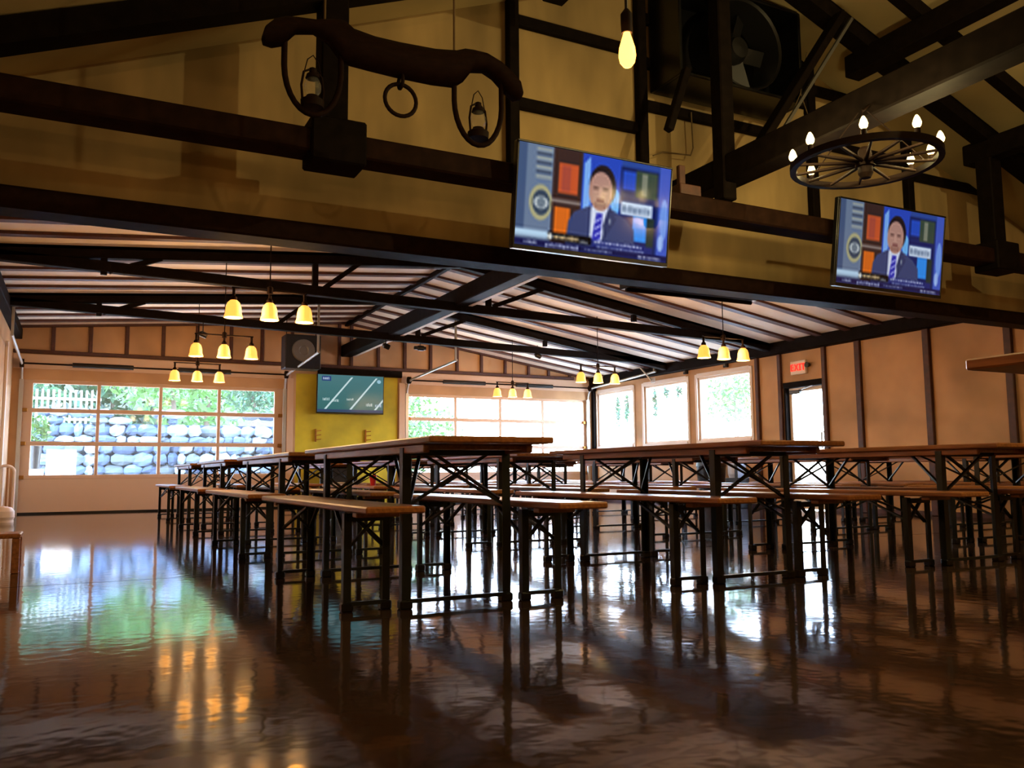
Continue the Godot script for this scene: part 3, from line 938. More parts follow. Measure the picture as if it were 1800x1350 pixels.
func make_bulb(at: Vector3, top: float, label: String, power: float, tint := Color(1.0, 0.79, 0.51)) -> Node3D:
	var t := thing("hanging_bulb", label, "light bulb", at, 0, "bare filament bulbs in the front hall")
	var s := mb()
	lathe(s, [Vector2(0.0, -0.07), Vector2(0.016, -0.066), Vector2(0.028, -0.05), Vector2(0.033, -0.025), Vector2(0.03, 0.005), Vector2(0.02, 0.04), Vector2(0.013, 0.062), Vector2(0.013, 0.07)], 16)
	obj("bulb_glass", s, M.edison, t)
	s = mb()
	lathe(s, [Vector2(0.0, 0.065), Vector2(0.02, 0.065), Vector2(0.022, 0.1), Vector2(0.022, 0.14), Vector2(0.008, 0.16), Vector2(0.0, 0.16)], 12)
	obj("socket", s, M.iron, t)
	s = mb()
	tube(s, [Vector3(0, 0.15, 0), Vector3(0, top - at.y, 0)], 0.006, 6)
	obj("cord", s, M.steel_black, t)
	omni(Vector3(0, -0.01, 0), tint, power, 0.03, t)
	return t

func make_wheel() -> Node3D:
	var t := thing("wagon_wheel_chandelier", "wagon wheel chandelier with small bulbs standing on its rim near the television", "chandelier", Vector3(4.34, 2.54, -3.6))
	var r := 0.44
	var s := mb()
	lathe(s, [Vector2(r - 0.025, -0.02), Vector2(r + 0.012, -0.02), Vector2(r + 0.012, 0.02), Vector2(r - 0.025, 0.02), Vector2(r - 0.025, -0.02)], 48)
	obj("rim", s, M.iron, t)
	s = mb()
	lathe(s, [Vector2(0, -0.1), Vector2(0.03, -0.1), Vector2(0.045, -0.07), Vector2(0.045, -0.03), Vector2(0.06, -0.025), Vector2(0.06, 0.025), Vector2(0.045, 0.03), Vector2(0.04, 0.08), Vector2(0.025, 0.1), Vector2(0, 0.1)], 16)
	obj("hub", s, M.iron, t)
	for i in 14:
		var a := TAU * i / 14.0 + 0.1
		s = mb()
		tube(s, [Vector3(cos(a) * 0.05, 0, sin(a) * 0.05), Vector3(cos(a) * (r - 0.02), 0, sin(a) * (r - 0.02))], 0.013, 6, false, 0.009)
		obj("spoke", s, M.iron, t)
	for deg in [0, 24, 50, 98, 140, 185, 223, 269]:
		var a := deg_to_rad(deg)
		var e := Vector3(cos(a), 0, sin(a)) * (r - 0.01)
		s = mb()
		lathe(s, [Vector2(0, 0.02), Vector2(0.018, 0.02), Vector2(0.018, 0.055), Vector2(0, 0.055)], 10, e)
		var so := obj("candle_socket", s, M.iron, t)
		s = mb()
		lathe(s, [Vector2(0.01, 0.055), Vector2(0.023, 0.072), Vector2(0.026, 0.088), Vector2(0.017, 0.116), Vector2(0.007, 0.134), Vector2(0, 0.138)], 12, e)
		obj("bulb", s, M.bulb_pale, so)
		omni(e + Vector3(0, 0.085, 0), Color(1.0, 0.9, 0.62), 0.22, 0.02, t)
	for i in 3:
		var a := TAU * i / 3.0 + 0.4
		s = mb()
		tube(s, [Vector3(cos(a) * (r - 0.05), 0.025, sin(a) * (r - 0.05)), Vector3(cos(a) * 0.03, 0.34, sin(a) * 0.03)], 0.004, 5)
		obj("chain", s, M.iron, t)
	s = mb()
	tube(s, [Vector3(0, 0.34, 0), Vector3(0.08, 0.4, 0)], 0.01, 6)
	obj("hook", s, M.iron, t)
	return t

func front_lamps() -> void:
	glow("edison", Color(1.0, 0.6, 0.22), 9.0)
	glow("bulb_pale", Color(1.0, 0.85, 0.55), 8.0)
	make_bulb(Vector3(1.765, 2.185, -2.5), front_y(1.765) + 0.16, "bare glowing filament bulb hanging by a cord before the television", 0.35)
	make_bulb(Vector3(1.2, 2.6, 1.6), front_y(1.2) + 0.16, "bare filament bulb hanging over the entrance end of the front hall", 1.8)
	make_bulb(Vector3(4.85, 4.0, -1.0), front_y(4.85) + 0.16, "bare filament bulb hung high by the ridge of the front hall", 4.8, Color(1.0, 0.9, 0.64))
	make_bulb(Vector3(7.6, 2.9, 1.2), front_y(7.6) + 0.16, "bare filament bulb hanging by the far side wall of the front hall", 1.9)
	make_wheel()

# ---------------------------------------------------------------- ox yoke
func yoke() -> void:
	var t := thing("ox_yoke", "old wooden ox yoke with two bent bows and a draw ring, hung up as decoration", "ox yoke", Vector3(1.4, 2.72, -4.0))
	# body: sections along x, each an ellipse
	var prof := [[-0.7, 0.0, -0.02], [-0.69, 0.04, -0.045], [-0.65, 0.085, -0.05], [-0.6, 0.11, -0.03], [-0.54, 0.12, 0.045], [-0.45, 0.13, 0.065], [-0.37, 0.15, 0.03], [-0.31, 0.165, -0.05], [-0.26, 0.13, -0.06], [-0.15, 0.115, -0.065], [-0.02, 0.115, -0.07], [0.18, 0.125, -0.07], [0.3, 0.145, -0.06], [0.35, 0.165, -0.02], [0.4, 0.165, 0.05], [0.48, 0.165, 0.065], [0.55, 0.14, 0.035], [0.62, 0.1, -0.03], [0.67, 0.05, -0.06], [0.695, 0.0, -0.05], [0.7, -0.015, -0.03]]
	var xs := []
	var top := []
	var bot := []
	for q in prof:
		xs.append(q[0]); top.append(q[1]); bot.append(q[2])
	var s := mb()
	var seg := 12
	var rings := []
	for i in xs.size():
		var ring := []
		var cy: float = (top[i] + bot[i]) / 2.0
		var hy: float = maxf((top[i] - bot[i]) / 2.0, 0.012)
		var hz: float = minf(0.075, hy + 0.02)
		for k in seg:
			var a := TAU * k / seg
			ring.append(Vector3(xs[i], cy + hy * sin(a), hz * cos(a)))
		rings.append(ring)
	for i in xs.size() - 1:
		for k in seg:
			var l := (k + 1) % seg
			var a := TAU * k / seg
			var b := TAU * l / seg
			var na := Vector3(0, sin(a), cos(a))
			var nb := Vector3(0, sin(b), cos(b))
			tris(s, rings[i][k], rings[i + 1][k], rings[i + 1][l], na, na, nb)
			tris(s, rings[i][k], rings[i + 1][l], rings[i][l], na, nb, nb)
	for k in range(1, seg - 1):
		tri(s, rings[0][0], rings[0][k], rings[0][k + 1], Vector3(-1, 0, 0))
		tri(s, rings[-1][0], rings[-1][k], rings[-1][k + 1], Vector3(1, 0, 0))
	obj("yoke_beam", s, M.old_wood, t)
	for cx in [-0.455, 0.44]:
		var pts := []
		for k in 25:
			var f: float = k / 24.0
			var a := PI * f
			if f < 0.2:
				pts.append(Vector3(cx - 0.14, 0.1 - f / 0.2 * 0.22, 0))
			elif f > 0.8:
				pts.append(Vector3(cx + 0.14, -0.12 + (f - 0.8) / 0.2 * 0.22, 0))
			else:
				var b := PI * (f - 0.2) / 0.6
				pts.append(Vector3(cx - 0.14 * cos(b), -0.12 - 0.235 * sin(b), 0))
		s = mb()
		tube(s, pts, 0.015, 8)
		obj("bow", s, M.old_wood, t)
	s = mb()
	var ring := []
	for k in 24:
		var a := TAU * k / 24
		ring.append(Vector3(0.0 + 0.085 * cos(a), -0.19 + 0.085 * sin(a), 0))
	tube(s, ring, 0.011, 8, true)
	obj("draw_ring", s, M.iron, t)
	s = mb()
	ring = []
	for k in 14:
		var a := TAU * k / 14
		ring.append(Vector3(0, -0.09 + 0.035 * cos(a), 0.035 * sin(a)))
	tube(s, ring, 0.01, 6, true)
	obj("staple", s, M.iron, t)
	for x in [-0.4, 0.3]:
		s = mb()
		tube(s, [Vector3(x, 0.12, 0), Vector3(x, front_y(1.4 + x) + 0.16 - 2.72, 0)], 0.006, 6)
		obj("hanging_rope", s, M.rope, t)
	# lanterns in the bows
	var says := ["small old oil lantern hanging inside the bow by the truss post", "small old oil lantern hanging inside the bow by the wall post"]
	for i in 2:
		var ln := thing("oil_lantern", says[i], "lantern", Vector3(1.4 + [-0.455, 0.44][i], 2.4, -4.0), 0.3, "oil lanterns hung in the yoke")
		s = mb()
		lathe(s, [Vector2(0, 0), Vector2(0.055, 0), Vector2(0.058, 0.035), Vector2(0.035, 0.05), Vector2(0.03, 0.06), Vector2(0, 0.06)], 16)
		obj("fuel_tank", s, M.iron, ln)
		s = mb()
		lathe(s, [Vector2(0.026, 0.06), Vector2(0.042, 0.09), Vector2(0.042, 0.115), Vector2(0.028, 0.15)], 16)
		obj("globe", s, M.glass, ln)
		s = mb()
		lathe(s, [Vector2(0, 0.15), Vector2(0.036, 0.15), Vector2(0.03, 0.17), Vector2(0.018, 0.175), Vector2(0.018, 0.2), Vector2(0, 0.21)], 14)
		obj("chimney_cap", s, M.iron, ln)
		for sg in [-1.0, 1.0]:
			s = mb()
			tube(s, [Vector3(sg * 0.055, 0.03, 0), Vector3(sg * 0.062, 0.1, 0), Vector3(sg * 0.05, 0.17, 0), Vector3(sg * 0.02, 0.19, 0)], 0.006, 6)
			obj("side_tube", s, M.iron, ln)
		s = mb()
		tube(s, [Vector3(-0.05, 0.16, 0), Vector3(-0.03, 0.24, 0), Vector3(0, 0.27, 0), Vector3(0.03, 0.24, 0), Vector3(0.05, 0.16, 0)], 0.003, 5)
		obj("bail", s, M.iron, ln)

# ---------------------------------------------------------------- fan and other fittings
func fan_unit() -> void:
	var t := thing("exhaust_fan", "large black box fan mounted high on the gable wall", "fan", Vector3(4.9, 3.83, -5.45))
	var w := 1.36
	var h := 0.86
	for sg in [-1.0, 1.0]:
		one_box("side_panel", Vector3(sg * (w / 2 - 0.015), h / 2, 0), Vector3(0.03, h, 0.42), M.black_plastic, t, 0.006)
		one_box("rim_panel", Vector3(0, h / 2 + sg * (h / 2 - 0.015), 0), Vector3(w - 0.06, 0.03, 0.42), M.black_plastic, t, 0.006)
	one_box("back_panel", Vector3(0, h / 2, -0.18), Vector3(w - 0.06, h - 0.06, 0.02), M.black_plastic, t)
	var s := mb()
	var bs := Basis(Vector3(1, 0, 0), PI / 2)
	lathe(s, [Vector2(0.36, -0.1), Vector2(0.385, 0.18), Vector2(0.4, 0.2), Vector2(0.41, 0.19), Vector2(0.39, -0.1)], 32, Vector3(0.05, h / 2, 0), bs)
	obj("orifice_ring", s, M.steel_black, t)
	s = mb()
	lathe(s, [Vector2(0, -0.1), Vector2(0.1, -0.1), Vector2(0.12, 0.05), Vector2(0.09, 0.12), Vector2(0, 0.13)], 18, Vector3(0.05, h / 2, 0), bs)
	obj("motor", s, M.steel_black, t)
	for k in 5:
		var a := TAU * k / 5.0
		var b := Basis(Vector3(0, 0, 1), a) * Basis(Vector3(1, 0, 0), 0.45)
		s = mb()
		bx(s, Vector3(0.05, h / 2, 0) + Basis(Vector3(0, 0, 1), a) * Vector3(0.22, 0, 0.02), Vector3(0.24, 0.13, 0.008), 0.002, b)
		obj("blade", s, M.steel_black, t)
	# unit heater by the yellow wall
	t = thing("unit_heater", "dark square unit heater hung from the ceiling beside the yellow wall", "heater", Vector3(3.42, 2.44, -15.0))
	one_box("case", Vector3(0, 0.32, 0), Vector3(0.62, 0.6, 0.36), M.steel_black, t, 0.012)
	s = mb()
	lathe(s, [Vector2(0, 0), Vector2(0.07, 0.0), Vector2(0.09, 0.02), Vector2(0.19, 0.02), Vector2(0.2, 0.0), Vector2(0.2, -0.03), Vector2(0, -0.03)], 24, Vector3(0, 0.34, 0.2), bs)
	obj("fan_guard", s, M.grey_metal, t)
	for sg in [-1.0, 1.0]:
		one_bar("hanger_rod", Vector3(sg * 0.26, 0.62, 0), Vector3(sg * 0.26, back_y(3.42 + sg * 0.26) + 0.1 - 2.44, 0), 0.012, 0.012, M.iron, t)
	# radiant heater under the ceiling behind the header
	t = thing("radiant_heater", "long black radiant heater bar hanging behind the header beam", "heater", Vector3(5.85, 2.5, -7.2))
	one_box("reflector", Vector3(0, 0.05, 0), Vector3(1.74, 0.07, 0.2), M.steel_black, t, 0.012)
	s = mb()
	tube(s, [Vector3(-0.85, 0.0, 0), Vector3(0.85, 0.0, 0)], 0.02, 8)
	obj("heater_tube", s, M.iron, t)
	for x in [-0.6, 0.6]:
		one_bar("hanger_rod", Vector3(x, 0.08, 0), Vector3(x, back_y(5.85 + x) + 0.1 - 2.5, 0), 0.01, 0.01, M.iron, t)

func small_things() -> void:
	# little spot lights under the far truss
	var says := ["small black spot lamp under the far truss beside the centre beam", "small black twin-ended spot lamp under the far truss strut", "small black spot lamp under the far truss over the bright garage door", "small black spot lamp under the far truss near a pendant"]
	var k := 0
	for x in [4.36, 4.95, 7.17, 1.54]:
		var t := thing("spot_lamp", says[k], "spot lamp", Vector3(x, 2.66, -13.1))
		k += 1
		var s := mb()
		tube(s, [Vector3(0, 0.04, 0), Vector3(0, 0.2, 0)], 0.008, 6)
		obj("stem", s, M.black_plastic, t)
		s = mb()
		lathe(s, [Vector2(0, -0.06), Vector2(0.045, -0.06), Vector2(0.045, 0.03), Vector2(0.02, 0.06), Vector2(0, 0.06)], 12, Vector3(0, 0.02, 0), Basis(Vector3(0, 0, 1), 1.2 if k != 2 else PI / 2))
		obj("head", s, M.black_plastic, t)
		if k == 2:
			s = mb()
			lathe(s, [Vector2(0, -0.1), Vector2(0.03, -0.1), Vector2(0.03, 0.1), Vector2(0, 0.1)], 10, Vector3(0, 0.02, 0), Basis(Vector3(0, 0, 1), PI / 2))
			obj("twin_head", s, M.black_plastic, t)
	k = 0
	var says2 := ["small dark sensor on the window lintel between two windows", "small dark sensor on the window lintel near the exit door"]
	for z in [-12.68, -11.56]:
		var t := thing("wall_sensor", says2[k], "sensor", Vector3(XR - 0.03, 2.43, z))
		k += 1
		one_box("case", Vector3(0, 0.05, 0), Vector3(0.06, 0.09, 0.1), M.black_plastic, t, 0.01)
		one_box("lens", Vector3(-0.035, 0.05, 0), Vector3(0.012, 0.04, 0.05), M.grey_metal, t, 0.003)
	# pale corner bracket on the eave
	var b := thing("eave_bracket", "pale steel angle bracket under the eave beam by the windows", "bracket", Vector3(9.88, 2.4, -13.4))
	one_bar("arm", Vector3(-0.02, 0.3, -0.4), Vector3(0.08, 0.0, -0.15), 0.04, 0.02, M.galvanised, b)
	one_box("plate", Vector3(0.1, 0.0, -0.12), Vector3(0.02, 0.1, 0.12), M.galvanised, b, 0.003)
	# hook racks on the yellow wall
	k = 0
	var says3 := ["small dark hook rack on the yellow wall near the stone-view door", "small dark hook rack on the yellow wall under the television's far corner"]
	for x in [3.93, 4.9]:
		var t := thing("hook_rack", says3[k], "hook rack", Vector3(x, 1.24, ZB + 0.02))
		k += 1
		one_box("backplate", Vector3(0, 0.1, 0), Vector3(0.03, 0.24, 0.03), M.brass, t, 0.004)
		for j in 3:
			one_bar("peg", Vector3(0, 0.02 + j * 0.08, 0.01), Vector3(0.09, 0.03 + j * 0.08, 0.06), 0.014, 0.014, M.brass, t)
	# things on the floor along the edges
	var st := thing("step_stool", "low wooden step stool standing by the side wall", "stool", Vector3(-0.5, 0, -6.45))
	one_box("step_top", Vector3(0, 0.235, 0), Vector3(0.36, 0.03, 0.28), M.bench_wood, st, 0.006)
	for sx in [-1.0, 1.0]:
		for sz in [-1.0, 1.0]:
			one_box("leg", Vector3(sx * 0.155, 0.11, sz * 0.11), Vector3(0.045, 0.22, 0.04), M.bench_wood, st, 0.004)
		one_box("side_rail", Vector3(sx * 0.155, 0.19, 0), Vector3(0.025, 0.05, 0.18), M.bench_wood, st, 0.004)
	var ch := thing("white_chair", "slim white round-backed seat standing by the garage door track", "chair", Vector3(-0.9, 0, -13.4))
	var s := mb()
	var loop := []
	for i in 15:
		var a := PI * i / 14.0
		loop.append(Vector3(-0.1 * cos(a), 0.68 + 0.08 * sin(a), -0.06))
	loop.push_front(Vector3(-0.1, 0.12, -0.05))
	loop.append(Vector3(0.1, 0.12, -0.05))
	tube(s, loop, 0.02, 8)
	obj("back_frame", s, M.white_paint, ch)
	for x in [-0.04, 0.04]:
		one_bar("back_slat", Vector3(x, 0.2, -0.07), Vector3(x, 0.73, -0.06), 0.02, 0.015, M.white_paint, ch, 0.004)
	s = mb()
	lathe(s, [Vector2(0, 0.02), Vector2(0.12, 0.02), Vector2(0.14, 0.07), Vector2(0.135, 0.15), Vector2(0.1, 0.2), Vector2(0, 0.22)], 20, Vector3(0, 0, 0.03))
	obj("seat", s, M.white_paint, ch)
	s = mb()
	lathe(s, [Vector2(0, 0), Vector2(0.13, 0), Vector2(0.13, 0.03), Vector2(0, 0.03)], 20, Vector3(0, 0, 0.03))
	obj("base", s, M.white_paint, ch)
	# bins below the windows
	var bn := thing("waste_bin", "dark round bin with a swing lid under the window near the exit door", "bin", Vector3(9.75, 0, -11.6))
	s = mb()
	lathe(s, [Vector2(0, 0), Vector2(0.2, 0), Vector2(0.25, 0.68), Vector2(0.26, 0.7), Vector2(0.22, 0.7)], 20)
	obj("body", s, M.black_plastic, bn)
	s = mb()
	lathe(s, [Vector2(0.26, 0.7), Vector2(0.25, 0.76), Vector2(0.18, 0.86), Vector2(0.0, 0.9)], 20)
	obj("lid", s, M.black_plastic, bn)
	var wc := thing("water_cooler", "pale bluish drinks cooler jug beside the dark bin", "cooler", Vector3(9.75, 0, -10.95))
	one_box("stand", Vector3(0, 0.25, 0), Vector3(0.28, 0.5, 0.28), M.steel_black, wc, 0.01)
	s = mb()
	lathe(s, [Vector2(0, 0.5), Vector2(0.13, 0.5), Vector2(0.15, 0.56), Vector2(0.15, 0.72), Vector2(0.1, 0.78), Vector2(0, 0.8)], 18)
	obj("jug", s, mat("jug", sr(170, 184, 206), 0.4), wc)
	var kb := thing("dark_cabinet", "low dark cabinet with a steel front edge against the yellow wall", "cabinet", Vector3(4.32, 0, -15.6))
	one_box("body", Vector3(0, 0.4, 0), Vector3(0.42, 0.78, 0.45), M.steel_black, kb, 0.01)
	one_box("door", Vector3(0, 0.42, 0.235), Vector3(0.38, 0.66, 0.02), M.black_plastic, kb, 0.006)
	one_box("handle", Vector3(0.14, 0.62, 0.255), Vector3(0.02, 0.18, 0.02), M.galvanised, kb, 0.004)
	var cup := mb()
	lathe(cup, [Vector2(0, 0.0), Vector2(0.03, 0.0), Vector2(0.042, 0.11), Vector2(0.045, 0.11), Vector2(0.044, 0.12), Vector2(0.04, 0.12), Vector2(0.03, 0.01)], 16)
	var cu := obj("red_cup", cup, mat("red", sr(190, 40, 48), 0.45))
	cu.position = Vector3(3.05, 0.477, -9.6)
	tag(cu, "red plastic cup left on a bench seat", "cup")
	var bxs := thing("wooden_caddy", "small reddish wooden caddy resting on the truss tie beam beside the television", "caddy", Vector3(4.04, 2.6845, -5.0))
	one_box("tray", Vector3(0, 0.045, 0), Vector3(0.2, 0.09, 0.13), M.stud, bxs, 0.006)
	one_box("upright", Vector3(-0.04, 0.17, 0), Vector3(0.06, 0.16, 0.04), M.stud, bxs, 0.006)
	# cables on the gable wall
	s = mb()
	tube(s, [Vector3(4.62, 3.72, -5.61), Vector3(4.63, 3.4, -5.61), Vector3(4.6, 3.33, -5.61), Vector3(4.3, 3.31, -5.61), Vector3(4.2, 3.26, -5.61)], 0.006, 6)
	tag(obj("wall_cable", s, M.rope), "thin cable drooping down the gable wall above the television", "cable")
	s = mb()
	tube(s, [Vector3(5.6, 4.3, -5.2), Vector3(5.5, 3.9, -5.2), Vector3(5.44, 3.72, -5.25)], 0.005, 6)
	tube(s, [Vector3(5.5, 3.9, -5.2), Vector3(5.7, 3.6, -5.25)], 0.005, 6)
	tag(obj("hanging_wire", s, M.rope), "forked thin wire hanging behind the brace by the fan", "wire")

# ---------------------------------------------------------------- outdoors
func leaves(n: int, c: Vector3, r: Vector3, size: float) -> SurfaceTool:
	var s := mb()
	for i in n:
		var d := Vector3(rng.randfn(), rng.randfn(), rng.randfn()).normalized() * pow(rng.randf(), 0.4)
		var p := c + d * r
		var u := Vector3(rng.randfn(), rng.randfn(), rng.randfn()).normalized()
		var v := u.cross(Vector3(rng.randfn(), rng.randfn(), rng.randfn()).normalized()).normalized()
		var nn := u.cross(v)
		var l := size * rng.randf_range(0.6, 1.3)
		tri(s, p - u * l, p + v * l * 0.45, p + u * l, nn)
		tri(s, p - u * l, p + u * l, p - v * l * 0.45, nn)
	return s

func tree(called: String, label: String, category: String, at: Vector3, h: float, r: Vector3, n: int, size: float, m: Material, group := "") -> void:
	var t := thing(called, label, category, at, 0, group)
	var s := mb()
	tube(s, [Vector3(0, 0, 0), Vector3(0.04, h * 0.5, 0.03), Vector3(0, h, 0)], 0.1, 8, false, 0.03)
	obj("trunk", s, M.bark, t)
	obj("foliage", leaves(n, Vector3(0, h, 0), r, size), m, t)

func outside() -> void:
	tex(mat("ground", sr(206, 200, 186), 0.95), noise_tex(0.02, 0.75, 1.0), Vector3(0.5, 0.5, 0.5), true)
	mat("fence_paint", sr(150, 146, 132), 0.85)
	mat("bark", sr(92, 74, 58), 0.9)
	for a in [["leaf_green", sr(62, 100, 32)], ["leaf_yellow", sr(140, 150, 60)], ["leaf_dark", sr(34, 66, 30)]]:
		var m := mat(a[0], a[1], 0.6)
		m.backlight_enabled = true
		m.backlight = Color(a[1].r * 0.4, a[1].g * 0.4, a[1].b * 0.25)
		m.cull_mode = BaseMaterial3D.CULL_DISABLED
	var gd := span("ground", Vector3(-30, -0.35, -50), Vector3(45, -0.16, 25), M.ground)
	tag(gd, "pale sunlit gravel ground outside the hall", "ground", "", "structure")
	# unseen roof overhangs, added to keep sun patches out of the hall
	var ov := span("added_overhang_1", Vector3(XL - 1.0, 2.72, ZB - 1.5), Vector3(XR + 1.2, 2.82, ZB - 0.2), M.white_paint)
	tag(ov, "roof overhang added outside the garage doors to keep sun off the floor", "added_eaves", "", "structure")
	ov = span("added_overhang_2", Vector3(XR + 0.2, 2.72, ZB - 1.5), Vector3(XR + 1.2, 2.8, 5.0), M.white_paint)
	tag(ov, "roof overhang added outside to shade the windows from sun", "added_eaves", "", "structure")
	# dry stone retaining wall
	var w := thing("stone_wall", "blue-grey dry stone retaining wall outside the garage door", "stone wall", Vector3(2.3, -0.16, -20.2))
	var rocks := []
	for i in 6:
		var s := mb()
		var sp := SphereMesh.new()
		sp.radial_segments = 7
		sp.rings = 4
		sp.radius = 0.5
		sp.height = 1.0
		var arr := sp.get_mesh_arrays()
		var vs: PackedVector3Array = arr[Mesh.ARRAY_VERTEX]
		var ix: PackedInt32Array = arr[Mesh.ARRAY_INDEX]
		var off := {}
		for k in range(0, ix.size(), 3):
			var p := []
			for j in 3:
				var v: Vector3 = vs[ix[k + j]]
				var key := (v * 50.0).round()
				if not off.has(key):
					off[key] = rng.randf_range(0.84, 1.1)
				var m := maxf(absf(v.x), maxf(absf(v.y), absf(v.z)))
				p.append(v.lerp(v * 0.5 / maxf(m, 0.01), 0.85) * off[key])
			var n: Vector3 = (p[1] - p[0]).cross(p[2] - p[0])
			if n.length() < 1e-6:
				continue
			n = n.normalized()
			if n.dot(p[0] + p[1] + p[2]) < 0:
				n = -n
			tri(s, p[0], p[1], p[2], n)
		rocks.append(s.commit())
	var tones := []
	for c in [sr(62, 74, 94), sr(78, 92, 114), sr(50, 60, 80), sr(116, 126, 138), sr(74, 80, 84)]:
		tones.append(mat("rock", c, 0.9))
	span("core", Vector3(-3.2, 0, -0.75), Vector3(2.9, 1.9, -0.25), tones[2], w)
	var y := 0.0
	while y < 2.1:
		var x := -3.2 + rng.randf_range(0, 0.2)
		var rh := rng.randf_range(0.14, 0.27)
		while x < 2.9:
			var rw := rng.randf_range(0.16, 0.46)
			if y + rh > 0.55 and (y < 1.75 or rng.randf() < 0.55):
				share("rock", rocks[rng.randi() % 6], tones[rng.randi() % 5], w, Transform3D((Basis(Vector3.UP, rng.randf_range(-0.3, 0.3)) * Basis(Vector3(0, 0, 1), rng.randf_range(-0.12, 0.12))).scaled(Vector3(rw * 1.04, rh * rng.randf_range(0.95, 1.2), 0.42)), Vector3(x + rw / 2, y + rh / 2, rng.randf_range(-0.28, -0.12))))
			x += rw
		y += rh
	# bank of earth behind the wall
	var bank := span("bank", Vector3(-4.5, -0.16, -30), Vector3(6.2, 1.5, -20.95), M.ground)
	tag(bank, "pale earth bank behind the stone wall", "bank", "", "structure")
	var hs := mb()  # sloped hill added to block the bright sky mirrored in the floor
	quad(hs, Vector3(-14, 1.0, -31), Vector3(9.5, 1.0, -31), Vector3(7.5, 7.5, -42), Vector3(-14, 7.5, -42), Vector3(0, 0.86, 0.5))
	quad(hs, Vector3(9.5, 1.0, -31), Vector3(9.5, -0.3, -31), Vector3(7.5, -0.3, -42), Vector3(7.5, 7.5, -42), Vector3(1, 0, 0))
	quad(hs, Vector3(-14, 1.0, -31), Vector3(9.5, 1.0, -31), Vector3(9.5, -0.3, -31), Vector3(-14, -0.3, -31), Vector3(0, 0, 1))
	quad(hs, Vector3(-14, 7.5, -42), Vector3(7.5, 7.5, -42), Vector3(7.5, -0.3, -42), Vector3(-14, -0.3, -42), Vector3(0, 0, -1))
	tag(obj("added_hill", hs, tex(mat("hillside", sr(58, 70, 38), 0.95), noise_tex(0.05, 0.5, 1.0), Vector3(0.4, 0.4, 0.4), true)), "green wooded hillside added beyond the stone wall to block sky in floor reflections", "added_hill", "", "structure")
	# shrubs and trees
	tree("shrub", "bright green shrub spilling over the middle of the stone wall", "shrub", Vector3(1.9, 1.5, -21.6), 1.2, Vector3(1.1, 0.55, 0.6), 700, 0.09, M.leaf_green, "greenery beyond the stone wall")
	tree("shrub", "dark green shrub on the bank between lighter ones", "shrub", Vector3(3.9, 1.5, -22.4), 1.2, Vector3(0.8, 0.6, 0.6), 700, 0.09, M.leaf_dark, "greenery beyond the stone wall")
	tree("shrub", "green shrub outside the bright garage door", "shrub", Vector3(7.2, -0.16, -20.6), 1.5, Vector3(0.9, 0.75, 0.6), 1500, 0.09, M.leaf_green, "greenery beyond the stone wall")
	tree("tree", "broad green tree standing far behind the stone wall", "tree", Vector3(3.4, 1.34, -27.5), 3.2, Vector3(3.4, 2.6, 1.4), 3600, 0.17, M.leaf_green)
	tree("tree", "broad dark tree standing behind the picket fence", "tree", Vector3(-2.6, 1.34, -27.8), 2.8, Vector3(2.6, 2.4, 1.4), 3000, 0.17, M.leaf_dark)
	tree("tree", "tall dark tree far behind the other trees of the bank", "tree", Vector3(0.9, -0.16, -33.0), 6.2, Vector3(5.0, 4.5, 1.6), 4200, 0.24, M.leaf_dark)
	tree("tree", "pale leafy tree seen through the garage door beside the yellow wall", "tree", Vector3(8.6, -0.16, -23.5), 2.0, Vector3(1.6, 1.3, 1.0), 1700, 0.11, M.leaf_green)
	tree("tree", "thin green tree outside the window by the exit door", "tree", Vector3(16.2, -0.16, -18.2), 2.9, Vector3(1.1, 0.8, 0.9), 900, 0.09, M.leaf_green)
	# fence on the bank
	var fe := thing("picket_fence", "pale picket fence on the bank behind the stone wall", "fence", Vector3(-0.3, 1.5, -23.4))
	for i in 12:
		one_box("picket", Vector3(-0.7 + i * 0.12, 0.62, 0), Vector3(0.05, 1.2, 0.03), M.fence_paint, fe, 0.004)
	for yy in [0.5, 1.0]:
		one_box("rail", Vector3(-0.04, yy, -0.03), Vector3(1.5, 0.06, 0.03), M.fence_paint, fe, 0.004)
	# white cabinet and potted plant just outside the door
	var wcab := thing("white_cabinet", "white utility cabinet standing outside the garage door", "cabinet", Vector3(-0.32, -0.16, -18.2))
	one_box("body", Vector3(0, 0.64, 0), Vector3(0.5, 1.26, 0.4), M.concrete, wcab, 0.012)
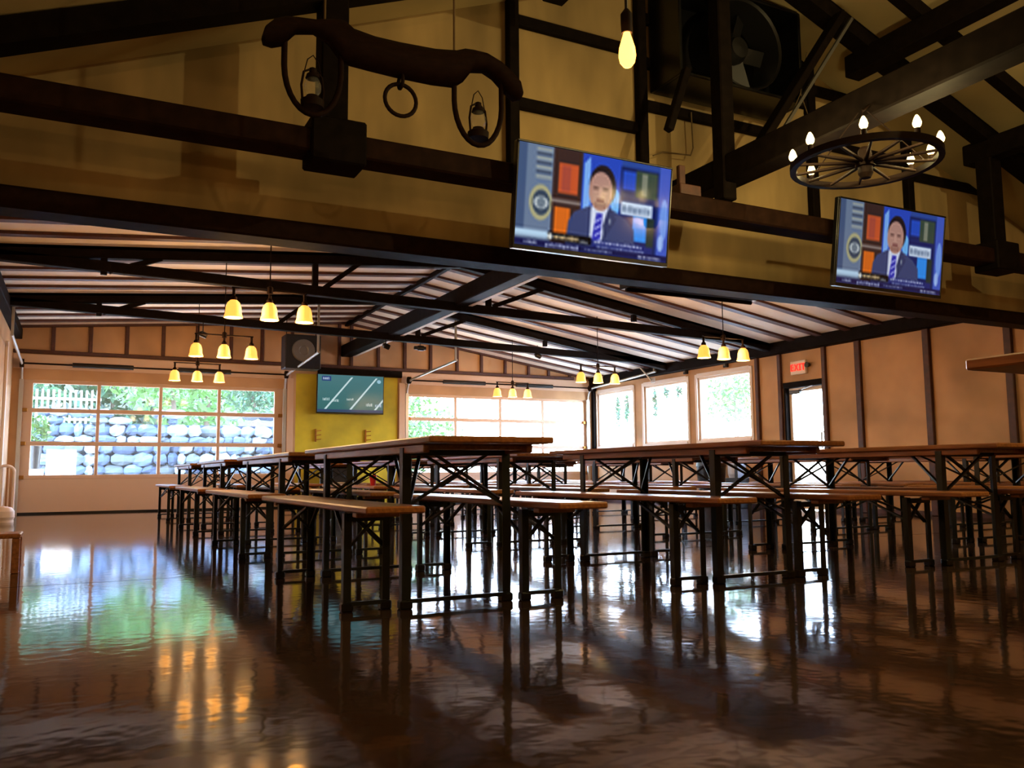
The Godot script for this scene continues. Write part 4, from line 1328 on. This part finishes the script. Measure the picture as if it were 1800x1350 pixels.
	one_box("door", Vector3(0, 0.66, 0.21), Vector3(0.42, 1.1, 0.02), M.white_paint, wcab, 0.006)
	var pp := thing("potted_plant", "leafy plant in a dark pot on a stone plinth outside the garage door", "potted plant", Vector3(-0.72, -0.16, -17.2))
	one_box("plinth", Vector3(0, 0.45, 0), Vector3(0.28, 0.9, 0.28), M.concrete, pp, 0.01)
	var ps := mb()
	lathe(ps, [Vector2(0, 0.9), Vector2(0.08, 0.9), Vector2(0.11, 1.38), Vector2(0.09, 1.4), Vector2(0, 1.38)], 14)
	obj("pot", ps, M.black_plastic, pp)
	obj("foliage", leaves(260, Vector3(0.04, 1.6, 0), Vector3(0.22, 0.26, 0.2), 0.06), M.leaf_green, pp)
	# hanging vines outside the right windows
	var vines := ["long leafy vine strand hanging outside the corner window", "double leafy vine strand hanging outside the corner window", "leafy vine strand hanging outside the middle window", "short leafy vine tuft hanging outside the middle window", "second short leafy vine tuft outside the middle window"]
	var at := [[-17.75, 2.58, 0.85], [-17.35, 2.58, 0.8], [-16.2, 2.58, 0.7], [-15.75, 2.58, 0.3], [-15.3, 2.58, 0.32]]
	var vf := thing("vine_frame", "thin dark frame outside the windows carrying the vines", "frame", Vector3(12.0, -0.16, -16.5))
	one_box("top_wire", Vector3(0, 2.77, 0), Vector3(0.02, 0.02, 3.8), M.iron, vf)
	for sg in [-1.0, 1.0]:
		one_box("post", Vector3(0, 1.39, sg * 1.9), Vector3(0.03, 2.78, 0.03), M.iron, vf)
	for i in 5:
		var v := thing("hanging_vine", vines[i], "vine", Vector3(12.0, at[i][1], at[i][0]), 0, "vines hanging outside the windows")
		var s := mb()
		tube(s, [Vector3(0, 0.02, 0), Vector3(0.01, -at[i][2] / 2, 0.01), Vector3(0, -at[i][2], 0)], 0.008, 5)
		obj("stem", s, M.bark, v)
		obj("foliage", leaves(int(240 * at[i][2]), Vector3(0, -at[i][2] / 2, 0), Vector3(0.07, at[i][2] / 2, 0.07), 0.05), M.leaf_dark, v)
